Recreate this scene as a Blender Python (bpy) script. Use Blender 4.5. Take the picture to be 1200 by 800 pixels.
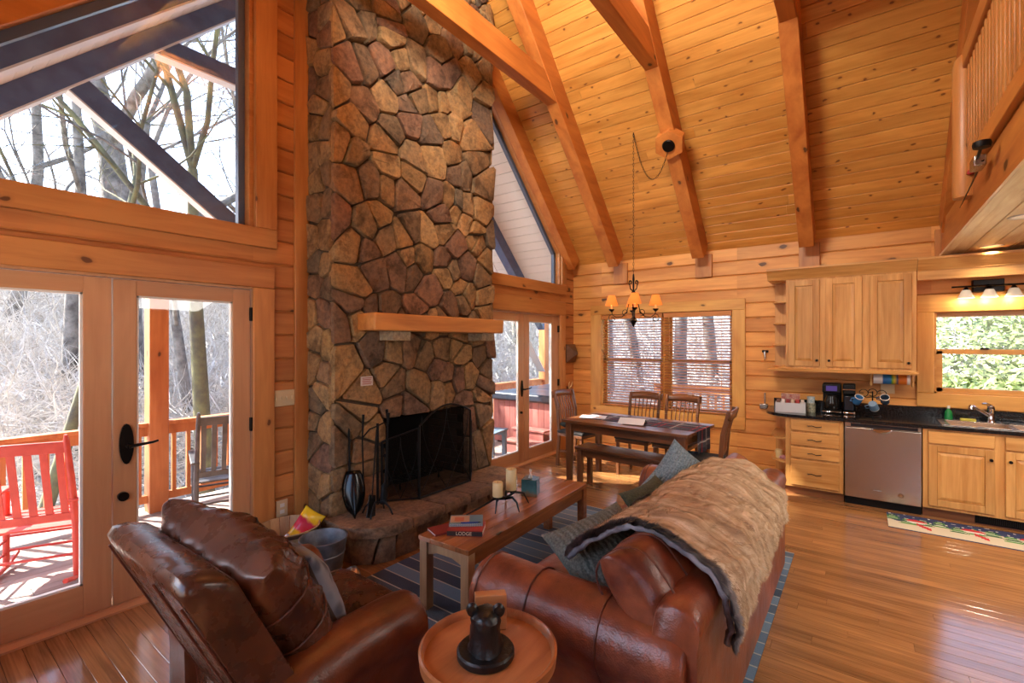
import bpy, math, random
from mathutils import Vector, Matrix, noise
R = random.Random(7)
PI = math.pi
S = bpy.context.scene
C = S.collection
for o in list(bpy.data.objects): bpy.data.objects.remove(o)

# ---------------------------------------------------------------- camera
cam = bpy.data.cameras.new('camera'); cam.sensor_width = 36; cam.lens = 550/1200*36
cam.clip_start = .05; cam.clip_end = 300; cam.shift_y = 1/1200
co = bpy.data.objects.new('camera', cam); C.objects.link(co)
co.location = (0, 0, 1.64)
TH = math.atan(410/550)
co.rotation_euler = (PI/2, 0, TH - PI/2)
S.camera = co
# ---------------------------------------------------------------- light and exposure
S.view_settings.view_transform = 'Standard'; S.view_settings.look = 'None'
S.view_settings.gamma = 1; S.view_settings.use_curve_mapping = False
S.view_settings.exposure = 1.38
S.cycles.max_bounces = 9; S.cycles.diffuse_bounces = 5; S.cycles.transparent_max_bounces = 12
S.cycles.glossy_bounces = 4; S.cycles.sample_clamp_indirect = 6
w = bpy.data.worlds.new('sky'); S.world = w; w.use_nodes = True
nt = w.node_tree; nt.nodes.clear()
sk = nt.nodes.new('ShaderNodeTexSky'); sk.sky_type = 'NISHITA'; sk.sun_disc = False
sk.sun_elevation = math.radians(42); sk.sun_rotation = math.radians(-30); sk.air_density = .9; sk.dust_density = 1.2
bgk = nt.nodes.new('ShaderNodeBackground'); bgk.inputs[1].default_value = .46
wo = nt.nodes.new('ShaderNodeOutputWorld')
nt.links.new(sk.outputs[0], bgk.inputs[0]); nt.links.new(bgk.outputs[0], wo.inputs[0])

def lamp(name, kind, loc, energy, color=(1, 1, 1), direction=None, **kw):
    l = bpy.data.lights.new(name, kind); l.energy = energy; l.color = color
    for k, v in kw.items(): setattr(l, k, v)
    o = bpy.data.objects.new(name, l); C.objects.link(o); o.location = loc
    if direction: o.rotation_euler = Vector(direction).to_track_quat('-Z', 'Y').to_euler()
    return o
lamp('sun', 'SUN', (-4, 8, 9), 14.0, (1, .93, .82), direction=(.42*.74, -.907*.74, -.67), angle=.012)
# added out-of-view area fills: one near the ridge, one under the loft
lamp('ridge_fill', 'AREA', (1.6, 1.7, 4.7), 120, (1, .95, .86), direction=(.85, -.15, .22), shape='SQUARE', size=.9)
lamp('loft_fill', 'AREA', (3.2, -2.2, 2.44), 30, (1, .94, .86), direction=(.1, .35, -1), shape='SQUARE', size=1.2)

# ---------------------------------------------------------------- colour and material helpers
def H(h):
    h = h.lstrip('#'); v = [int(h[i:i+2], 16)/255 for i in (0, 2, 4)]
    return tuple((x/12.92 if x <= .04045 else ((x+.055)/1.055)**2.4) for x in v) + (1,)
def newmat(name):
    m = bpy.data.materials.new(name); m.use_nodes = True
    n = m.node_tree; b = n.nodes['Principled BSDF']
    return m, n, b
def N(n, t, **kw):
    x = n.nodes.new(t)
    for k, v in kw.items(): setattr(x, k, v)
    return x
def ramp(n, fac, stops):
    r = N(n, 'ShaderNodeValToRGB'); e = r.color_ramp.elements
    while len(e) < len(stops): e.new(.5)
    for i, (p, c) in enumerate(stops): e[i].position = p; e[i].color = c
    n.links.new(fac, r.inputs[0]); return r.outputs[0]
def mixc(n, fac, a, b, mode='MIX'):
    m = N(n, 'ShaderNodeMix', data_type='RGBA', blend_type=mode)
    for s, v in ((m.inputs[0], fac), (m.inputs[6], a), (m.inputs[7], b)):
        if hasattr(v, 'is_linked'): n.links.new(v, s)
        else: s.default_value = v
    return m.outputs[2]
def math_(n, op, a, b=None, clamp=False):
    m = N(n, 'ShaderNodeMath', operation=op); m.use_clamp = clamp
    for s, v in ((m.inputs[0], a), (m.inputs[1], b)):
        if v is None: continue
        if hasattr(v, 'is_linked'): n.links.new(v, s)
        else: s.default_value = v
    return m.outputs[0]
def objcoord(n, scale=(1, 1, 1), rnd=31.0):
    tc = N(n, 'ShaderNodeTexCoord'); oi = N(n, 'ShaderNodeObjectInfo')
    v = N(n, 'ShaderNodeVectorMath', operation='SCALE'); v.inputs[0].default_value = (1, .7, .43)
    n.links.new(math_(n, 'MULTIPLY', oi.outputs['Random'], rnd), v.inputs['Scale'])
    a = N(n, 'ShaderNodeVectorMath', operation='ADD')
    n.links.new(tc.outputs['Object'], a.inputs[0]); n.links.new(v.outputs[0], a.inputs[1])
    mp = N(n, 'ShaderNodeMapping'); mp.inputs['Scale'].default_value = scale
    n.links.new(a.outputs[0], mp.inputs[0])
    return mp.outputs[0], a.outputs[0], oi.outputs['Random']
def noise_t(n, vec, scale, detail=4, rough=.55, dist=0.0):
    t = N(n, 'ShaderNodeTexNoise'); t.inputs['Scale'].default_value = scale; t.inputs['Detail'].default_value = detail
    t.inputs['Roughness'].default_value = rough; t.inputs['Distortion'].default_value = dist
    n.links.new(vec, t.inputs['Vector']); return t.outputs[0]
def bump(n, b, h, strength=.3, dist=.01):
    u = N(n, 'ShaderNodeBump'); u.inputs['Strength'].default_value = strength; u.inputs['Distance'].default_value = dist
    n.links.new(h, u.inputs['Height']); n.links.new(u.outputs[0], b.inputs['Normal'])
def wood(name, dark, light, axis='x', rough=.45, knots=0.0, streak=1.0, vary=.18, knot_scale=2.6, fine=7.0, kc='#2b1206', coat=0, kth=.62, perp=None):
    m, n, b = newmat(name)
    sc = {'x': (.22, 1, 1), 'y': (1, .22, 1), 'z': (1, 1, .22)}[axis]
    sc2 = tuple(fine if s == 1 else .5 for s in sc)
    v, raw, rnd = objcoord(n, sc)
    mp = N(n, 'ShaderNodeMapping'); mp.inputs['Scale'].default_value = sc2; n.links.new(raw, mp.inputs[0])
    f1 = noise_t(n, mp.outputs[0], 3.2, 5, .6, .6)
    f2 = noise_t(n, v, 3.0, 3, .5, 1.5)
    f = math_(n, 'ADD', math_(n, 'MULTIPLY', f1, .6*streak), math_(n, 'MULTIPLY', f2, 1-.6*streak))
    col = ramp(n, f, [(.33, H(dark)), (.62, H(light))])
    hs = N(n, 'ShaderNodeHueSaturation')
    n.links.new(col, hs.inputs['Color'])
    n.links.new(math_(n, 'ADD', math_(n, 'MULTIPLY', rnd, 2*vary), 1-vary), hs.inputs['Value'])
    col = hs.outputs[0]
    if knots:
        src = raw          # knots: 2D cells, u along the grain, v across whichever face is seen
        if perp in ('s', 's2'):
            m0 = N(n, 'ShaderNodeMapping'); m0.inputs['Rotation'].default_value = (0, PI/4, 0); n.links.new(raw, m0.inputs[0]); src = m0.outputs[0]
        ax = 'z' if perp == 's2' else axis
        sp = N(n, 'ShaderNodeSeparateXYZ'); n.links.new(src, sp.inputs[0]); k_ = 'xyz'.index(ax); oth = [q for q in range(3) if q != k_]
        nzc = N(n, 'ShaderNodeTexNoise'); nzc.inputs['Scale'].default_value = 10; n.links.new(src, nzc.inputs['Vector'])
        cb_ = N(n, 'ShaderNodeCombineXYZ')
        n.links.new(math_(n, 'ADD', math_(n, 'MULTIPLY', sp.outputs[k_], .55), math_(n, 'MULTIPLY', nzc.outputs[0], .05)), cb_.inputs[0])
        n.links.new(math_(n, 'ADD', math_(n, 'ADD', sp.outputs[oth[0]], sp.outputs[oth[1]]), math_(n, 'MULTIPLY', nzc.outputs[0], -.05)), cb_.inputs[1])
        vo = N(n, 'ShaderNodeTexVoronoi'); vo.voronoi_dimensions = '2D'; vo.inputs['Scale'].default_value = knot_scale; n.links.new(cb_.outputs[0], vo.inputs['Vector'])
        ring = ramp(n, vo.outputs['Distance'], [(.0, (1, 1, 1, 1)), (knots*.75, (1, 1, 1, 1)), (knots, (.25, .25, .25, 1)), (knots*1.9, (0, 0, 0, 1))])
        sep = N(n, 'ShaderNodeSeparateColor'); n.links.new(vo.outputs['Color'], sep.inputs[0])
        gate = math_(n, 'GREATER_THAN', sep.outputs[0], kth)
        col = mixc(n, math_(n, 'MULTIPLY', math_(n, 'MULTIPLY', ring, gate), .85), col, H(kc))
    n.links.new(col, b.inputs['Base Color'])
    b.inputs['Roughness'].default_value = rough
    if coat: b.inputs['Coat Weight'].default_value = coat; b.inputs['Coat Roughness'].default_value = .12
    bump(n, b, f1, .12, .004)
    return m
def plain(name, col, rough=.5, metal=0, spec=.5, bumpv=0, bs=60, mott=None, ms=6):
    m, n, b = newmat(name); b.inputs['Roughness'].default_value = rough; b.inputs['Metallic'].default_value = metal
    b.inputs['Specular IOR Level'].default_value = spec
    v, raw, rnd = objcoord(n)
    if mott: n.links.new(ramp(n, noise_t(n, raw, ms, 5, .6), [(.35, H(col)), (.68, H(mott))]), b.inputs['Base Color'])
    else: b.inputs['Base Color'].default_value = H(col)
    if bumpv: bump(n, b, noise_t(n, raw, bs, 4), bumpv, .01)
    return m
def emis(name, col, st):
    m, n, b = newmat(name); b.inputs['Base Color'].default_value = H(col)
    b.inputs['Emission Color'].default_value = H(col); b.inputs['Emission Strength'].default_value = st; return m
def leather(name, dark, light, rough=.36, wk=1.0):
    m, n, b = newmat(name); v, raw, rnd = objcoord(n)
    f = noise_t(n, raw, 3.2, 4, .55, .3); f2 = noise_t(n, raw, 14, 4, .55)
    col = ramp(n, math_(n, 'ADD', math_(n, 'MULTIPLY', f, .7), math_(n, 'MULTIPLY', f2, .3)), [(.36, H(dark)), (.66, H(light))])
    n.links.new(col, b.inputs['Base Color'])
    r = math_(n, 'ADD', math_(n, 'MULTIPLY', f2, .25), rough-.1); n.links.new(r, b.inputs['Roughness'])
    vo = N(n, 'ShaderNodeTexVoronoi'); vo.inputs['Scale'].default_value = 160; n.links.new(raw, vo.inputs['Vector'])
    wr = noise_t(n, raw, 7, 3, .5, .3)
    h = math_(n, 'ADD', math_(n, 'MULTIPLY', vo.outputs['Distance'], .06), wr)
    bump(n, b, h, min(1, .35*wk), .02*wk)
    return m
def stone_mat(name, stops, rough=.85, vary=.35):
    m, n, b = newmat(name); v, raw, rnd = objcoord(n)
    base = ramp(n, rnd, stops)
    f = noise_t(n, raw, 5, 8, .68, .3); f2 = noise_t(n, raw, 28, 6, .7)
    blot = ramp(n, f, [(.36, (.36, .33, .31, 1)), (.5, (1, 1, 1, 1)), (.68, (1.25, 1.08, .85, 1))])
    col = mixc(n, .85, base, blot, 'MULTIPLY')
    sp = ramp(n, f2, [(.38, (.5, .5, .5, 1)), (.6, (1.25, 1.22, 1.15, 1))])
    col = mixc(n, .6, col, sp, 'MULTIPLY')
    n.links.new(col, b.inputs['Base Color']); b.inputs['Roughness'].default_value = rough
    bump(n, b, math_(n, 'ADD', f, math_(n, 'MULTIPLY', f2, .35)), .9, .045)
    return m
def glassmat(name='window_glass', tint=(1, 1, 1, 1), refl=.07):
    m = bpy.data.materials.new(name); m.use_nodes = True; n = m.node_tree; n.nodes.clear()
    o = N(n, 'ShaderNodeOutputMaterial'); t = N(n, 'ShaderNodeBsdfTransparent'); t.inputs[0].default_value = tint
    g = N(n, 'ShaderNodeBsdfGlossy'); g.inputs['Roughness'].default_value = .02
    mx = N(n, 'ShaderNodeMixShader'); lw = N(n, 'ShaderNodeLayerWeight'); lw.inputs[0].default_value = .5
    n.links.new(math_(n, 'ADD', math_(n, 'MULTIPLY', math_(n, 'POWER', lw.outputs['Facing'], 4), .45), .025), mx.inputs[0]); n.links.new(t.outputs[0], mx.inputs[1]); n.links.new(g.outputs[0], mx.inputs[2])
    n.links.new(mx.outputs[0], o.inputs[0]); return m
def meshmat(name, col, dens):   # fine woven wire: mostly see-through
    m = bpy.data.materials.new(name); m.use_nodes = True; n = m.node_tree; n.nodes.clear()
    o = N(n, 'ShaderNodeOutputMaterial'); t = N(n, 'ShaderNodeBsdfTransparent'); g = N(n, 'ShaderNodeBsdfDiffuse'); g.inputs[0].default_value = H(col)
    mx = N(n, 'ShaderNodeMixShader'); mx.inputs[0].default_value = dens
    n.links.new(t.outputs[0], mx.inputs[1]); n.links.new(g.outputs[0], mx.inputs[2]); n.links.new(mx.outputs[0], o.inputs[0]); return m
def vcol(name, rough=.9, bumpv=.3, bs=120, mult=None):
    m, n, b = newmat(name); a = N(n, 'ShaderNodeAttribute', attribute_name='Col')
    n.links.new(a.outputs['Color'], b.inputs['Base Color']); b.inputs['Roughness'].default_value = rough
    v, raw, rnd = objcoord(n); bump(n, b, noise_t(n, raw, bs, 3), bumpv, .01); return m

M = {}
M['ceil'] = wood('ceiling_pine', '#b4752e', '#d99c4c', 'y', .42, .062, .8, .12, 6.2, kc='#5e2c0c', kth=.4, perp='s')
M['logx'] = wood('log_pine_x', '#995728', '#bd7c42', 'x', .5, .075, .7, .12, 3.0, kc='#35150a', kth=.55, perp='y')  # shaded copy of the log pine: the backlit wall's darkness is in the colour
M['logy'] = wood('log_pine_y', '#bd7636', '#e4a456', 'y', .5, .075, .7, .12, 3.0, kc='#35150a', kth=.55, perp='x')  # lit copy of the same logs, brighter wall light put into the colour
M['trimx'] = wood('casing_pine_x', '#a1622f', '#c38548', 'x', .4, .05, .7, .06, 3.2, kc='#4a200b', kth=.5, perp='y')  # casing pine darkened in colour for the backlit door wall
M['trimy'] = wood('casing_pine_y', '#bd803a', '#dfa858', 'y', .4, .05, .7, .06, 3.2, kc='#4a200b', kth=.5, perp='x')  # same casing pine, lightened in colour for the brighter window wall
M['trimz'] = wood('casing_pine_z', '#a1622f', '#c38548', 'z', .4, .05, .7, .06, 3.2, kc='#4a200b', kth=.5, perp='y')  # upright grain, with the same backlit shade in its colour
M['trimzb'] = wood('casing_pine_zb', '#bd803a', '#dfa858', 'z', .4, .05, .7, .06, 3.2, kc='#4a200b', kth=.5, perp='x')  # lit copy of the upright casing, light put into the colour
M['doorw'] = wood('door_fir', '#ac7850', '#c49266', 'z', .38, 0, .6, .03)
M['doorx'] = wood('door_fir_rail', '#ac7850', '#c49266', 'x', .38, 0, .6, .03)
M['beamx'] = wood('beam_timber_x', '#a2571f', '#c97d38', 'x', .5, .045, .6, .08, 2.4, perp='y')
M['beamz'] = wood('beam_timber_slope', '#a2571f', '#c97d38', 'x', .5, .045, .4, .08, 2.4, perp='s2')
M['floor'] = wood('bamboo_floor', '#6b4426', '#a27144', 'y', .15, 0, .95, .13, fine=16, coat=.25)
M['cab'] = wood('hickory_cabinet', '#ad7234', '#d8a35f', 'z', .38, 0, .75, .1, fine=9)
M['caby'] = wood('hickory_cabinet_y', '#ad7234', '#d8a35f', 'y', .38, 0, .75, .1, fine=9)
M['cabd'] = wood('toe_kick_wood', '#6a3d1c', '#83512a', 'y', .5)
M['mantel'] = wood('mantel_log', '#a65f28', '#db9850', 'x', .45, .05, .5, .03, 1.8)
M['tabw'] = wood('dark_dining_wood', '#4a2a18', '#7a4a2a', 'y', .3, 0, .8, .08, fine=10, coat=.2)
M['tabz'] = wood('dark_dining_wood_z', '#4a2a18', '#7a4a2a', 'z', .35, 0, .8, .08, fine=10)
M['sheesham'] = wood('coffee_table_wood', '#6b3c20', '#a9683a', 'x', .25, .035, .75, .08, 2.2, fine=8, coat=.25)
M['sheeshz'] = wood('coffee_table_leg_wood', '#8a6648', '#b8946c', 'z', .4, 0, .8, .1, fine=8)
M['tray'] = wood('acacia_tray_wood', '#8a4c28', '#bd7c4a', 'x', .28, .04, .7, .06, 2.4, fine=6, coat=.2)
M['deck'] = wood('deck_board_wood', '#7c6d66', '#a1928a', 'x', .8, .03, .8, .15)
M['railw'] = wood('railing_wood', '#a0592c', '#c67f48', 'z', .6, .04, .6, .1)
M['redw'] = plain('red_paint', '#b3372e', .45, mott='#c94a3c')
M['blackw'] = plain('grey_black_paint', '#3a3b3d', .4, mott='#55565a')
M['soffit'] = plain('white_soffit_paint', '#d3d2ce', .7)
M['greyb'] = plain('grey_beam_paint', '#42567a', .6, mott='#526a90')
M['whitel'] = plain('white_edge_paint', '#c8ccd0', .6)
M['mortar'] = plain('mortar', '#4b3c2e', .95, bumpv=.5, mott='#66543f')
ST = [(0, H('#8f7048')), (.2, H('#a9865a')), (.38, H('#715e4a')), (.5, H('#957853')), (.62, H('#8a6650')), (.78, H('#6a5d4c')), (.9, H('#b08f62')), (1, H('#9c7d50'))]
M['stone'] = stone_mat('field_stone', ST)
M['hearth'] = stone_mat('hearth_stone', [(0, H('#85674e')), (.5, H('#9a7d5d')), (1, H('#745c49'))])
M['blk'] = plain('black_iron', '#141414', .5, .6, bumpv=.1)
M['fire'] = plain('firebox_soot', '#120e0c', .95)
M['firebrick'] = plain('firebox_brick', '#3b2a20', .9, mott='#271c16')
M['glass'] = glassmat()
M['gasket'] = plain('grey_blue_window_frame', '#4b586c', .4)
M['bronze'] = plain('dark_bronze', '#1d1a19', .35, .8)
M['ivory'] = plain('ivory_plastic', '#cbb28a', .4)
M['white'] = plain('white_plastic', '#d9d4cb', .4)
M['sofa'] = leather('cognac_leather', '#55261a', '#96502f', .32, 1.2)
M['sofap'] = leather('leather_piping', '#3d1a10', '#6b3520', .4)
M['chair'] = leather('dark_brown_leather', '#2f1a13', '#5c3521', .25, .6)
M['chair2'] = leather('tan_brown_leather', '#4b2413', '#7a4020', .33)
M['grn'] = plain('black_granite', '#0c0d0f', .12, bumpv=0, mott='#23262a', ms=90)
M['steel'] = plain('stainless_steel', '#b3aba3', .26, .95)
M['chrome'] = plain('chrome', '#c9ccd2', .12, 1)
M['slat'] = wood('blind_wood', '#a8642c', '#c98240', 'y', .45, 0, .6, .04)
M['shade'] = emis('orange_lamp_shade', '#d9702a', .45)
M['shade'].node_tree.nodes['Principled BSDF'].inputs['Roughness'].default_value = .9
M['frost'] = emis('frosted_lamp_glass', '#e8dcc4', .12)
M['wax'] = plain('cream_candle_wax', '#d8c38c', .5)
M['charc'] = plain('charcoal_upholstery', '#2c2826', .85, bumpv=.3, bs=200)

# ---------------------------------------------------------------- mesh helpers
class MB:
    def __init__(s): s.v = []; s.f = []; s.c = None
    def add(s, vs, fs):
        k = len(s.v); s.v += [tuple(p) for p in vs]; s.f += [tuple(i+k for i in f) for f in fs]; return s
    def box(s, x0, x1, y0, y1, z0, z1):
        return s.add([(x0, y0, z0), (x1, y0, z0), (x1, y1, z0), (x0, y1, z0), (x0, y0, z1), (x1, y0, z1), (x1, y1, z1), (x0, y1, z1)],
                     [(0, 3, 2, 1), (4, 5, 6, 7), (0, 1, 5, 4), (1, 2, 6, 5), (2, 3, 7, 6), (3, 0, 4, 7)])
    def obox(s, c, size, rot=(0, 0, 0)):
        from mathutils import Euler
        m = Euler(rot).to_matrix(); c = Vector(c); a, b, d = [q/2 for q in size]
        vs = [c + m @ Vector((sx*a, sy*b, sz*d)) for sz in (-1, 1) for sx, sy in ((-1, -1), (1, -1), (1, 1), (-1, 1))]
        return s.add(vs, [(0, 3, 2, 1), (4, 5, 6, 7), (0, 1, 5, 4), (1, 2, 6, 5), (2, 3, 7, 6), (3, 0, 4, 7)])
    def bar(s, p, q, wd, hd, up=(0, 0, 1)):
        p = Vector(p); q = Vector(q); d = (q-p).normalized(); u = Vector(up)
        sd = d.cross(u).normalized(); u = sd.cross(d).normalized()
        vs = [e + sd*a*wd/2 + u*b*hd/2 for e in (p, q) for a, b in ((-1, -1), (1, -1), (1, 1), (-1, 1))]
        return s.add(vs, [(0, 1, 2, 3), (7, 6, 5, 4), (0, 4, 5, 1), (1, 5, 6, 2), (2, 6, 7, 3), (3, 7, 4, 0)])
    def prism(s, poly, axis, a0, a1):
        n = len(poly)
        def mk(p, a): return {'x': (a, p[0], p[1]), 'y': (p[0], a, p[1]), 'z': (p[0], p[1], a)}[axis]
        s.add([mk(p, a0) for p in poly] + [mk(p, a1) for p in poly],
              [tuple(range(n)), tuple(range(2*n-1, n-1, -1))] + [(i, i+n, (i+1) % n+n, (i+1) % n) for i in range(n)])
        return s
    def tube(s, pts, r, n=8, cap=True, closed=False):
        pts = [Vector(p) for p in pts]; m = len(pts); rs = r if isinstance(r, (list, tuple)) else [r]*m
        base = len(s.v); u = None
        for i, p in enumerate(pts):
            a = pts[(i-1) % m if closed else max(i-1, 0)]; b = pts[(i+1) % m if closed else min(i+1, m-1)]
            d = (b-a)
            d = d.normalized() if d.length > 1e-9 else Vector((0, 0, 1))
            if u is None:
                u = d.cross(Vector((0, 0, 1)))
                if u.length < .1: u = d.cross(Vector((1, 0, 0)))
            u = (u - d*u.dot(d)); u = u.normalized() if u.length > 1e-6 else d.orthogonal().normalized()
            w_ = d.cross(u)
            for k in range(n):
                t = 2*PI*k/n; s.v.append(tuple(p + (u*math.cos(t) + w_*math.sin(t))*rs[i]))
        for i in range(m if closed else m-1):
            j = (i+1) % m
            for k in range(n):
                l = (k+1) % n; s.f.append((base+i*n+k, base+i*n+l, base+j*n+l, base+j*n+k))
        if cap and not closed:
            s.f.append(tuple(base+k for k in range(n-1, -1, -1))); s.f.append(tuple(base+(m-1)*n+k for k in range(n)))
        return s
    def lathe(s, prof, n=24, c=(0, 0, 0), close=True):
        base = len(s.v)
        for r, z in prof:
            for k in range(n):
                t = 2*PI*k/n; s.v.append((c[0]+r*math.cos(t), c[1]+r*math.sin(t), c[2]+z))
        for i in range(len(prof)-1):
            for k in range(n):
                l = (k+1) % n; s.f.append((base+i*n+k, base+i*n+l, base+(i+1)*n+l, base+(i+1)*n+k))
        if close:
            s.f.append(tuple(base+k for k in range(n-1, -1, -1))); s.f.append(tuple(base+(len(prof)-1)*n+k for k in range(n)))
        return s
    def grid(s, fn, nu, nv, thick=None):
        base = len(s.v)
        for i in range(nu+1):
            for j in range(nv+1): s.v.append(tuple(fn(i/nu, j/nv)))
        for i in range(nu):
            for j in range(nv):
                a = base+i*(nv+1)+j; s.f.append((a, a+nv+1, a+nv+2, a+1))
        return s
    def xf(s, mat):
        s.v = [tuple(mat @ Vector(p)) for p in s.v]; return s
def ob(name, mb, mat, parent=None, smooth=True, ang=38, bevel=0, sub=0, world=False, kind=None, label=None, solid=0, disp=None):
    me = bpy.data.meshes.new(name)
    vs = mb.v
    if world and parent is not None:
        root = parent
        chain = []
        while root is not None: chain.append(root); root = root.parent
        mtx = Matrix.Identity(4)
        for q in reversed(chain): mtx = mtx @ (Matrix.Translation(q.location) @ q.rotation_euler.to_matrix().to_4x4())
        inv = mtx.inverted(); vs = [tuple(inv @ Vector(p)) for p in vs]
    me.from_pydata(vs, [], mb.f); me.update()
    if mb.c:
        a = me.color_attributes.new('Col', 'FLOAT_COLOR', 'CORNER')
        k = 0
        for pi, p in enumerate(me.polygons):
            for _ in p.loop_indices: a.data[k].color = mb.c[pi]; k += 1
    if mat: me.materials.append(mat)
    if smooth:
        me.polygons.foreach_set('use_smooth', [True]*len(me.polygons))
        if ang < 180: me.set_sharp_from_angle(angle=math.radians(ang))
    o = bpy.data.objects.new(name, me); C.objects.link(o)
    if parent is not None: o.parent = parent
    if bevel:
        m = o.modifiers.new('bevel', 'BEVEL'); m.width = bevel; m.segments = 2; m.limit_method = 'ANGLE'; m.angle_limit = .6
    if solid:
        m = o.modifiers.new('solid', 'SOLIDIFY'); m.thickness = solid
    if sub:
        m = o.modifiers.new('sub', 'SUBSURF'); m.levels = sub; m.render_levels = sub
    if kind: o['kind'] = kind
    if label: o['label'] = label
    return o
def tag(o, label, cat, group=None, kind=None):
    o['label'] = label; o['category'] = cat
    if group: o['group'] = group
    if kind: o['kind'] = kind
    return o
def root(name, label, cat, loc=(0, 0, 0), rz=0, group=None):
    o = bpy.data.objects.new(name, None); C.objects.link(o); o.empty_display_size = .1
    o.location = loc; o.rotation_euler = (0, 0, rz); return tag(o, label, cat, group)
def sroot(name, loc=(0, 0, 0)):
    o = bpy.data.objects.new(name, None); C.objects.link(o); o.location = loc; o['kind'] = 'structure'; o.empty_display_size = .1; return o
def sob(name, mb, mat, **kw):
    o = ob(name, mb, mat, **kw); o['kind'] = 'structure'; return o
def copytree(r, loc=None, rz=None, label=None):
    c = r.copy(); C.objects.link(c)
    if loc is not None: c.location = loc
    if rz is not None: c.rotation_euler = (0, 0, rz)
    if label: c['label'] = label
    for ch in r.children:
        d = ch.copy(); C.objects.link(d); d.parent = c
        for g in ch.children:
            e = g.copy(); C.objects.link(e); e.parent = d
    return c
def clip(poly, a, b, c_):          # keep a*x+b*y <= c
    out = []
    for i in range(len(poly)):
        p, q = poly[i], poly[(i+1) % len(poly)]; dp = a*p[0]+b*p[1]-c_; dq = a*q[0]+b*q[1]-c_
        if dp <= 0: out.append(p)
        if (dp < 0 < dq) or (dq < 0 < dp):
            t = dp/(dp-dq); out.append((p[0]+(q[0]-p[0])*t, p[1]+(q[1]-p[1])*t))
    return out if len(out) > 2 else []
def parea(p): return abs(sum(p[i][0]*p[(i+1) % len(p)][1]-p[(i+1) % len(p)][0]*p[i][1] for i in range(len(p))))/2
def subtract(polys, hole):         # hole: list of halfplanes (a,b,c) meaning inside a*x+b*y<=c
    res = []
    for P in polys:
        rest = P
        for a, b, c_ in hole:
            if not rest: break
            out = clip(rest, -a, -b, -c_)
            if out and parea(out) > 1e-4: res.append(out)
            rest = clip(rest, a, b, c_)
    return res
def rect(x0, x1, z0, z1): return [(x0, z0), (x1, z0), (x1, z1), (x0, z1)]
def rhole(x0, x1, z0, z1): return [(-1, 0, -x0), (1, 0, x1), (0, -1, -z0), (0, 1, z1)]

# ---------------------------------------------------------------- STRUCTURE
XL, XB, YA, YN = -.39, 6.53, 3.655, -5.0
XR = 3.07
def roofz(x): return 2.84 + min(XB - x, x - XL)
# floor with its boards
fl = sob('floor', MB().box(XL-.2, XB+.2, YN-.2, YA+.17, -.2, -.015), M['floor'])
pw = .0857; x = XL-.02; k = 0
while x < XB:
    y0 = YN; cuts = []
    y = YN + R.uniform(1.2, 3)
    while y < YA-.5: cuts.append(y); y += R.uniform(3.2, 4.2)
    cuts.append(YA+.02)
    for y1 in cuts:
        g = .0007
        xa, xb = x+g, x+pw-g
        ob('floorboard', MB().prism([(xa, -.015), (xb, -.015), (xb, -.001), (xb-.0012, 0), (xa+.0012, 0), (xa, -.001)], 'y', y0+g, y1-g), M['floor'], fl, smooth=False)
        y0 = y1
    x += pw
# ceiling: slab + planks on the kitchen-side slope
def slope_pt(s, y, off=0):   # s = distance along slope from the eave, off = below the plane
    return (XB - s/math.sqrt(2) - off/math.sqrt(2), y, 2.84 + s/math.sqrt(2) - off/math.sqrt(2))
L = (XB-XR)*math.sqrt(2)
cm = MB()
for pts in ([(XB+.3, 2.84-.3), (XR, 6.30), (XR, 6.5), (XB+.5, 2.84-.3)], [(XL-.3, 2.84-.3), (XR, 6.30), (XR, 6.5), (XL-.5, 2.84-.3)]):
    cm.prism([(a, b+.035) for a, b in pts], 'y', YN, YA+.12)
ce = sob('ceiling', cm, M['ceil'])
s_ = 0.0; pp = .1283
while s_ < L-.02:
    cuts = [YN, R.uniform(-1.6, -.9)]
    if R.random() < .8: cuts.append(R.uniform(.2, 2.9))
    cuts.append(YA)
    for a, b in zip(cuts[:-1], cuts[1:]):
        mbp = MB(); prof = [(0.001, -.02), (pp-.001, -.02), (pp-.001, .006), (pp-.007, .014), (.007, .014), (.001, .006)]
        vs = [slope_pt(s_+u, a+.001, o_-.014) for u, o_ in prof] + [slope_pt(s_+u, b-.001, o_-.014) for u, o_ in prof]
        n6 = 6
        mbp.add(vs, [tuple(range(6)), tuple(range(11, 5, -1))] + [(i, i+6, (i+1) % 6+6, (i+1) % 6) for i in range(6)])
        ob('ceiling_plank', mbp, M['ceil'], ce, smooth=False)
    s_ += pp
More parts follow.
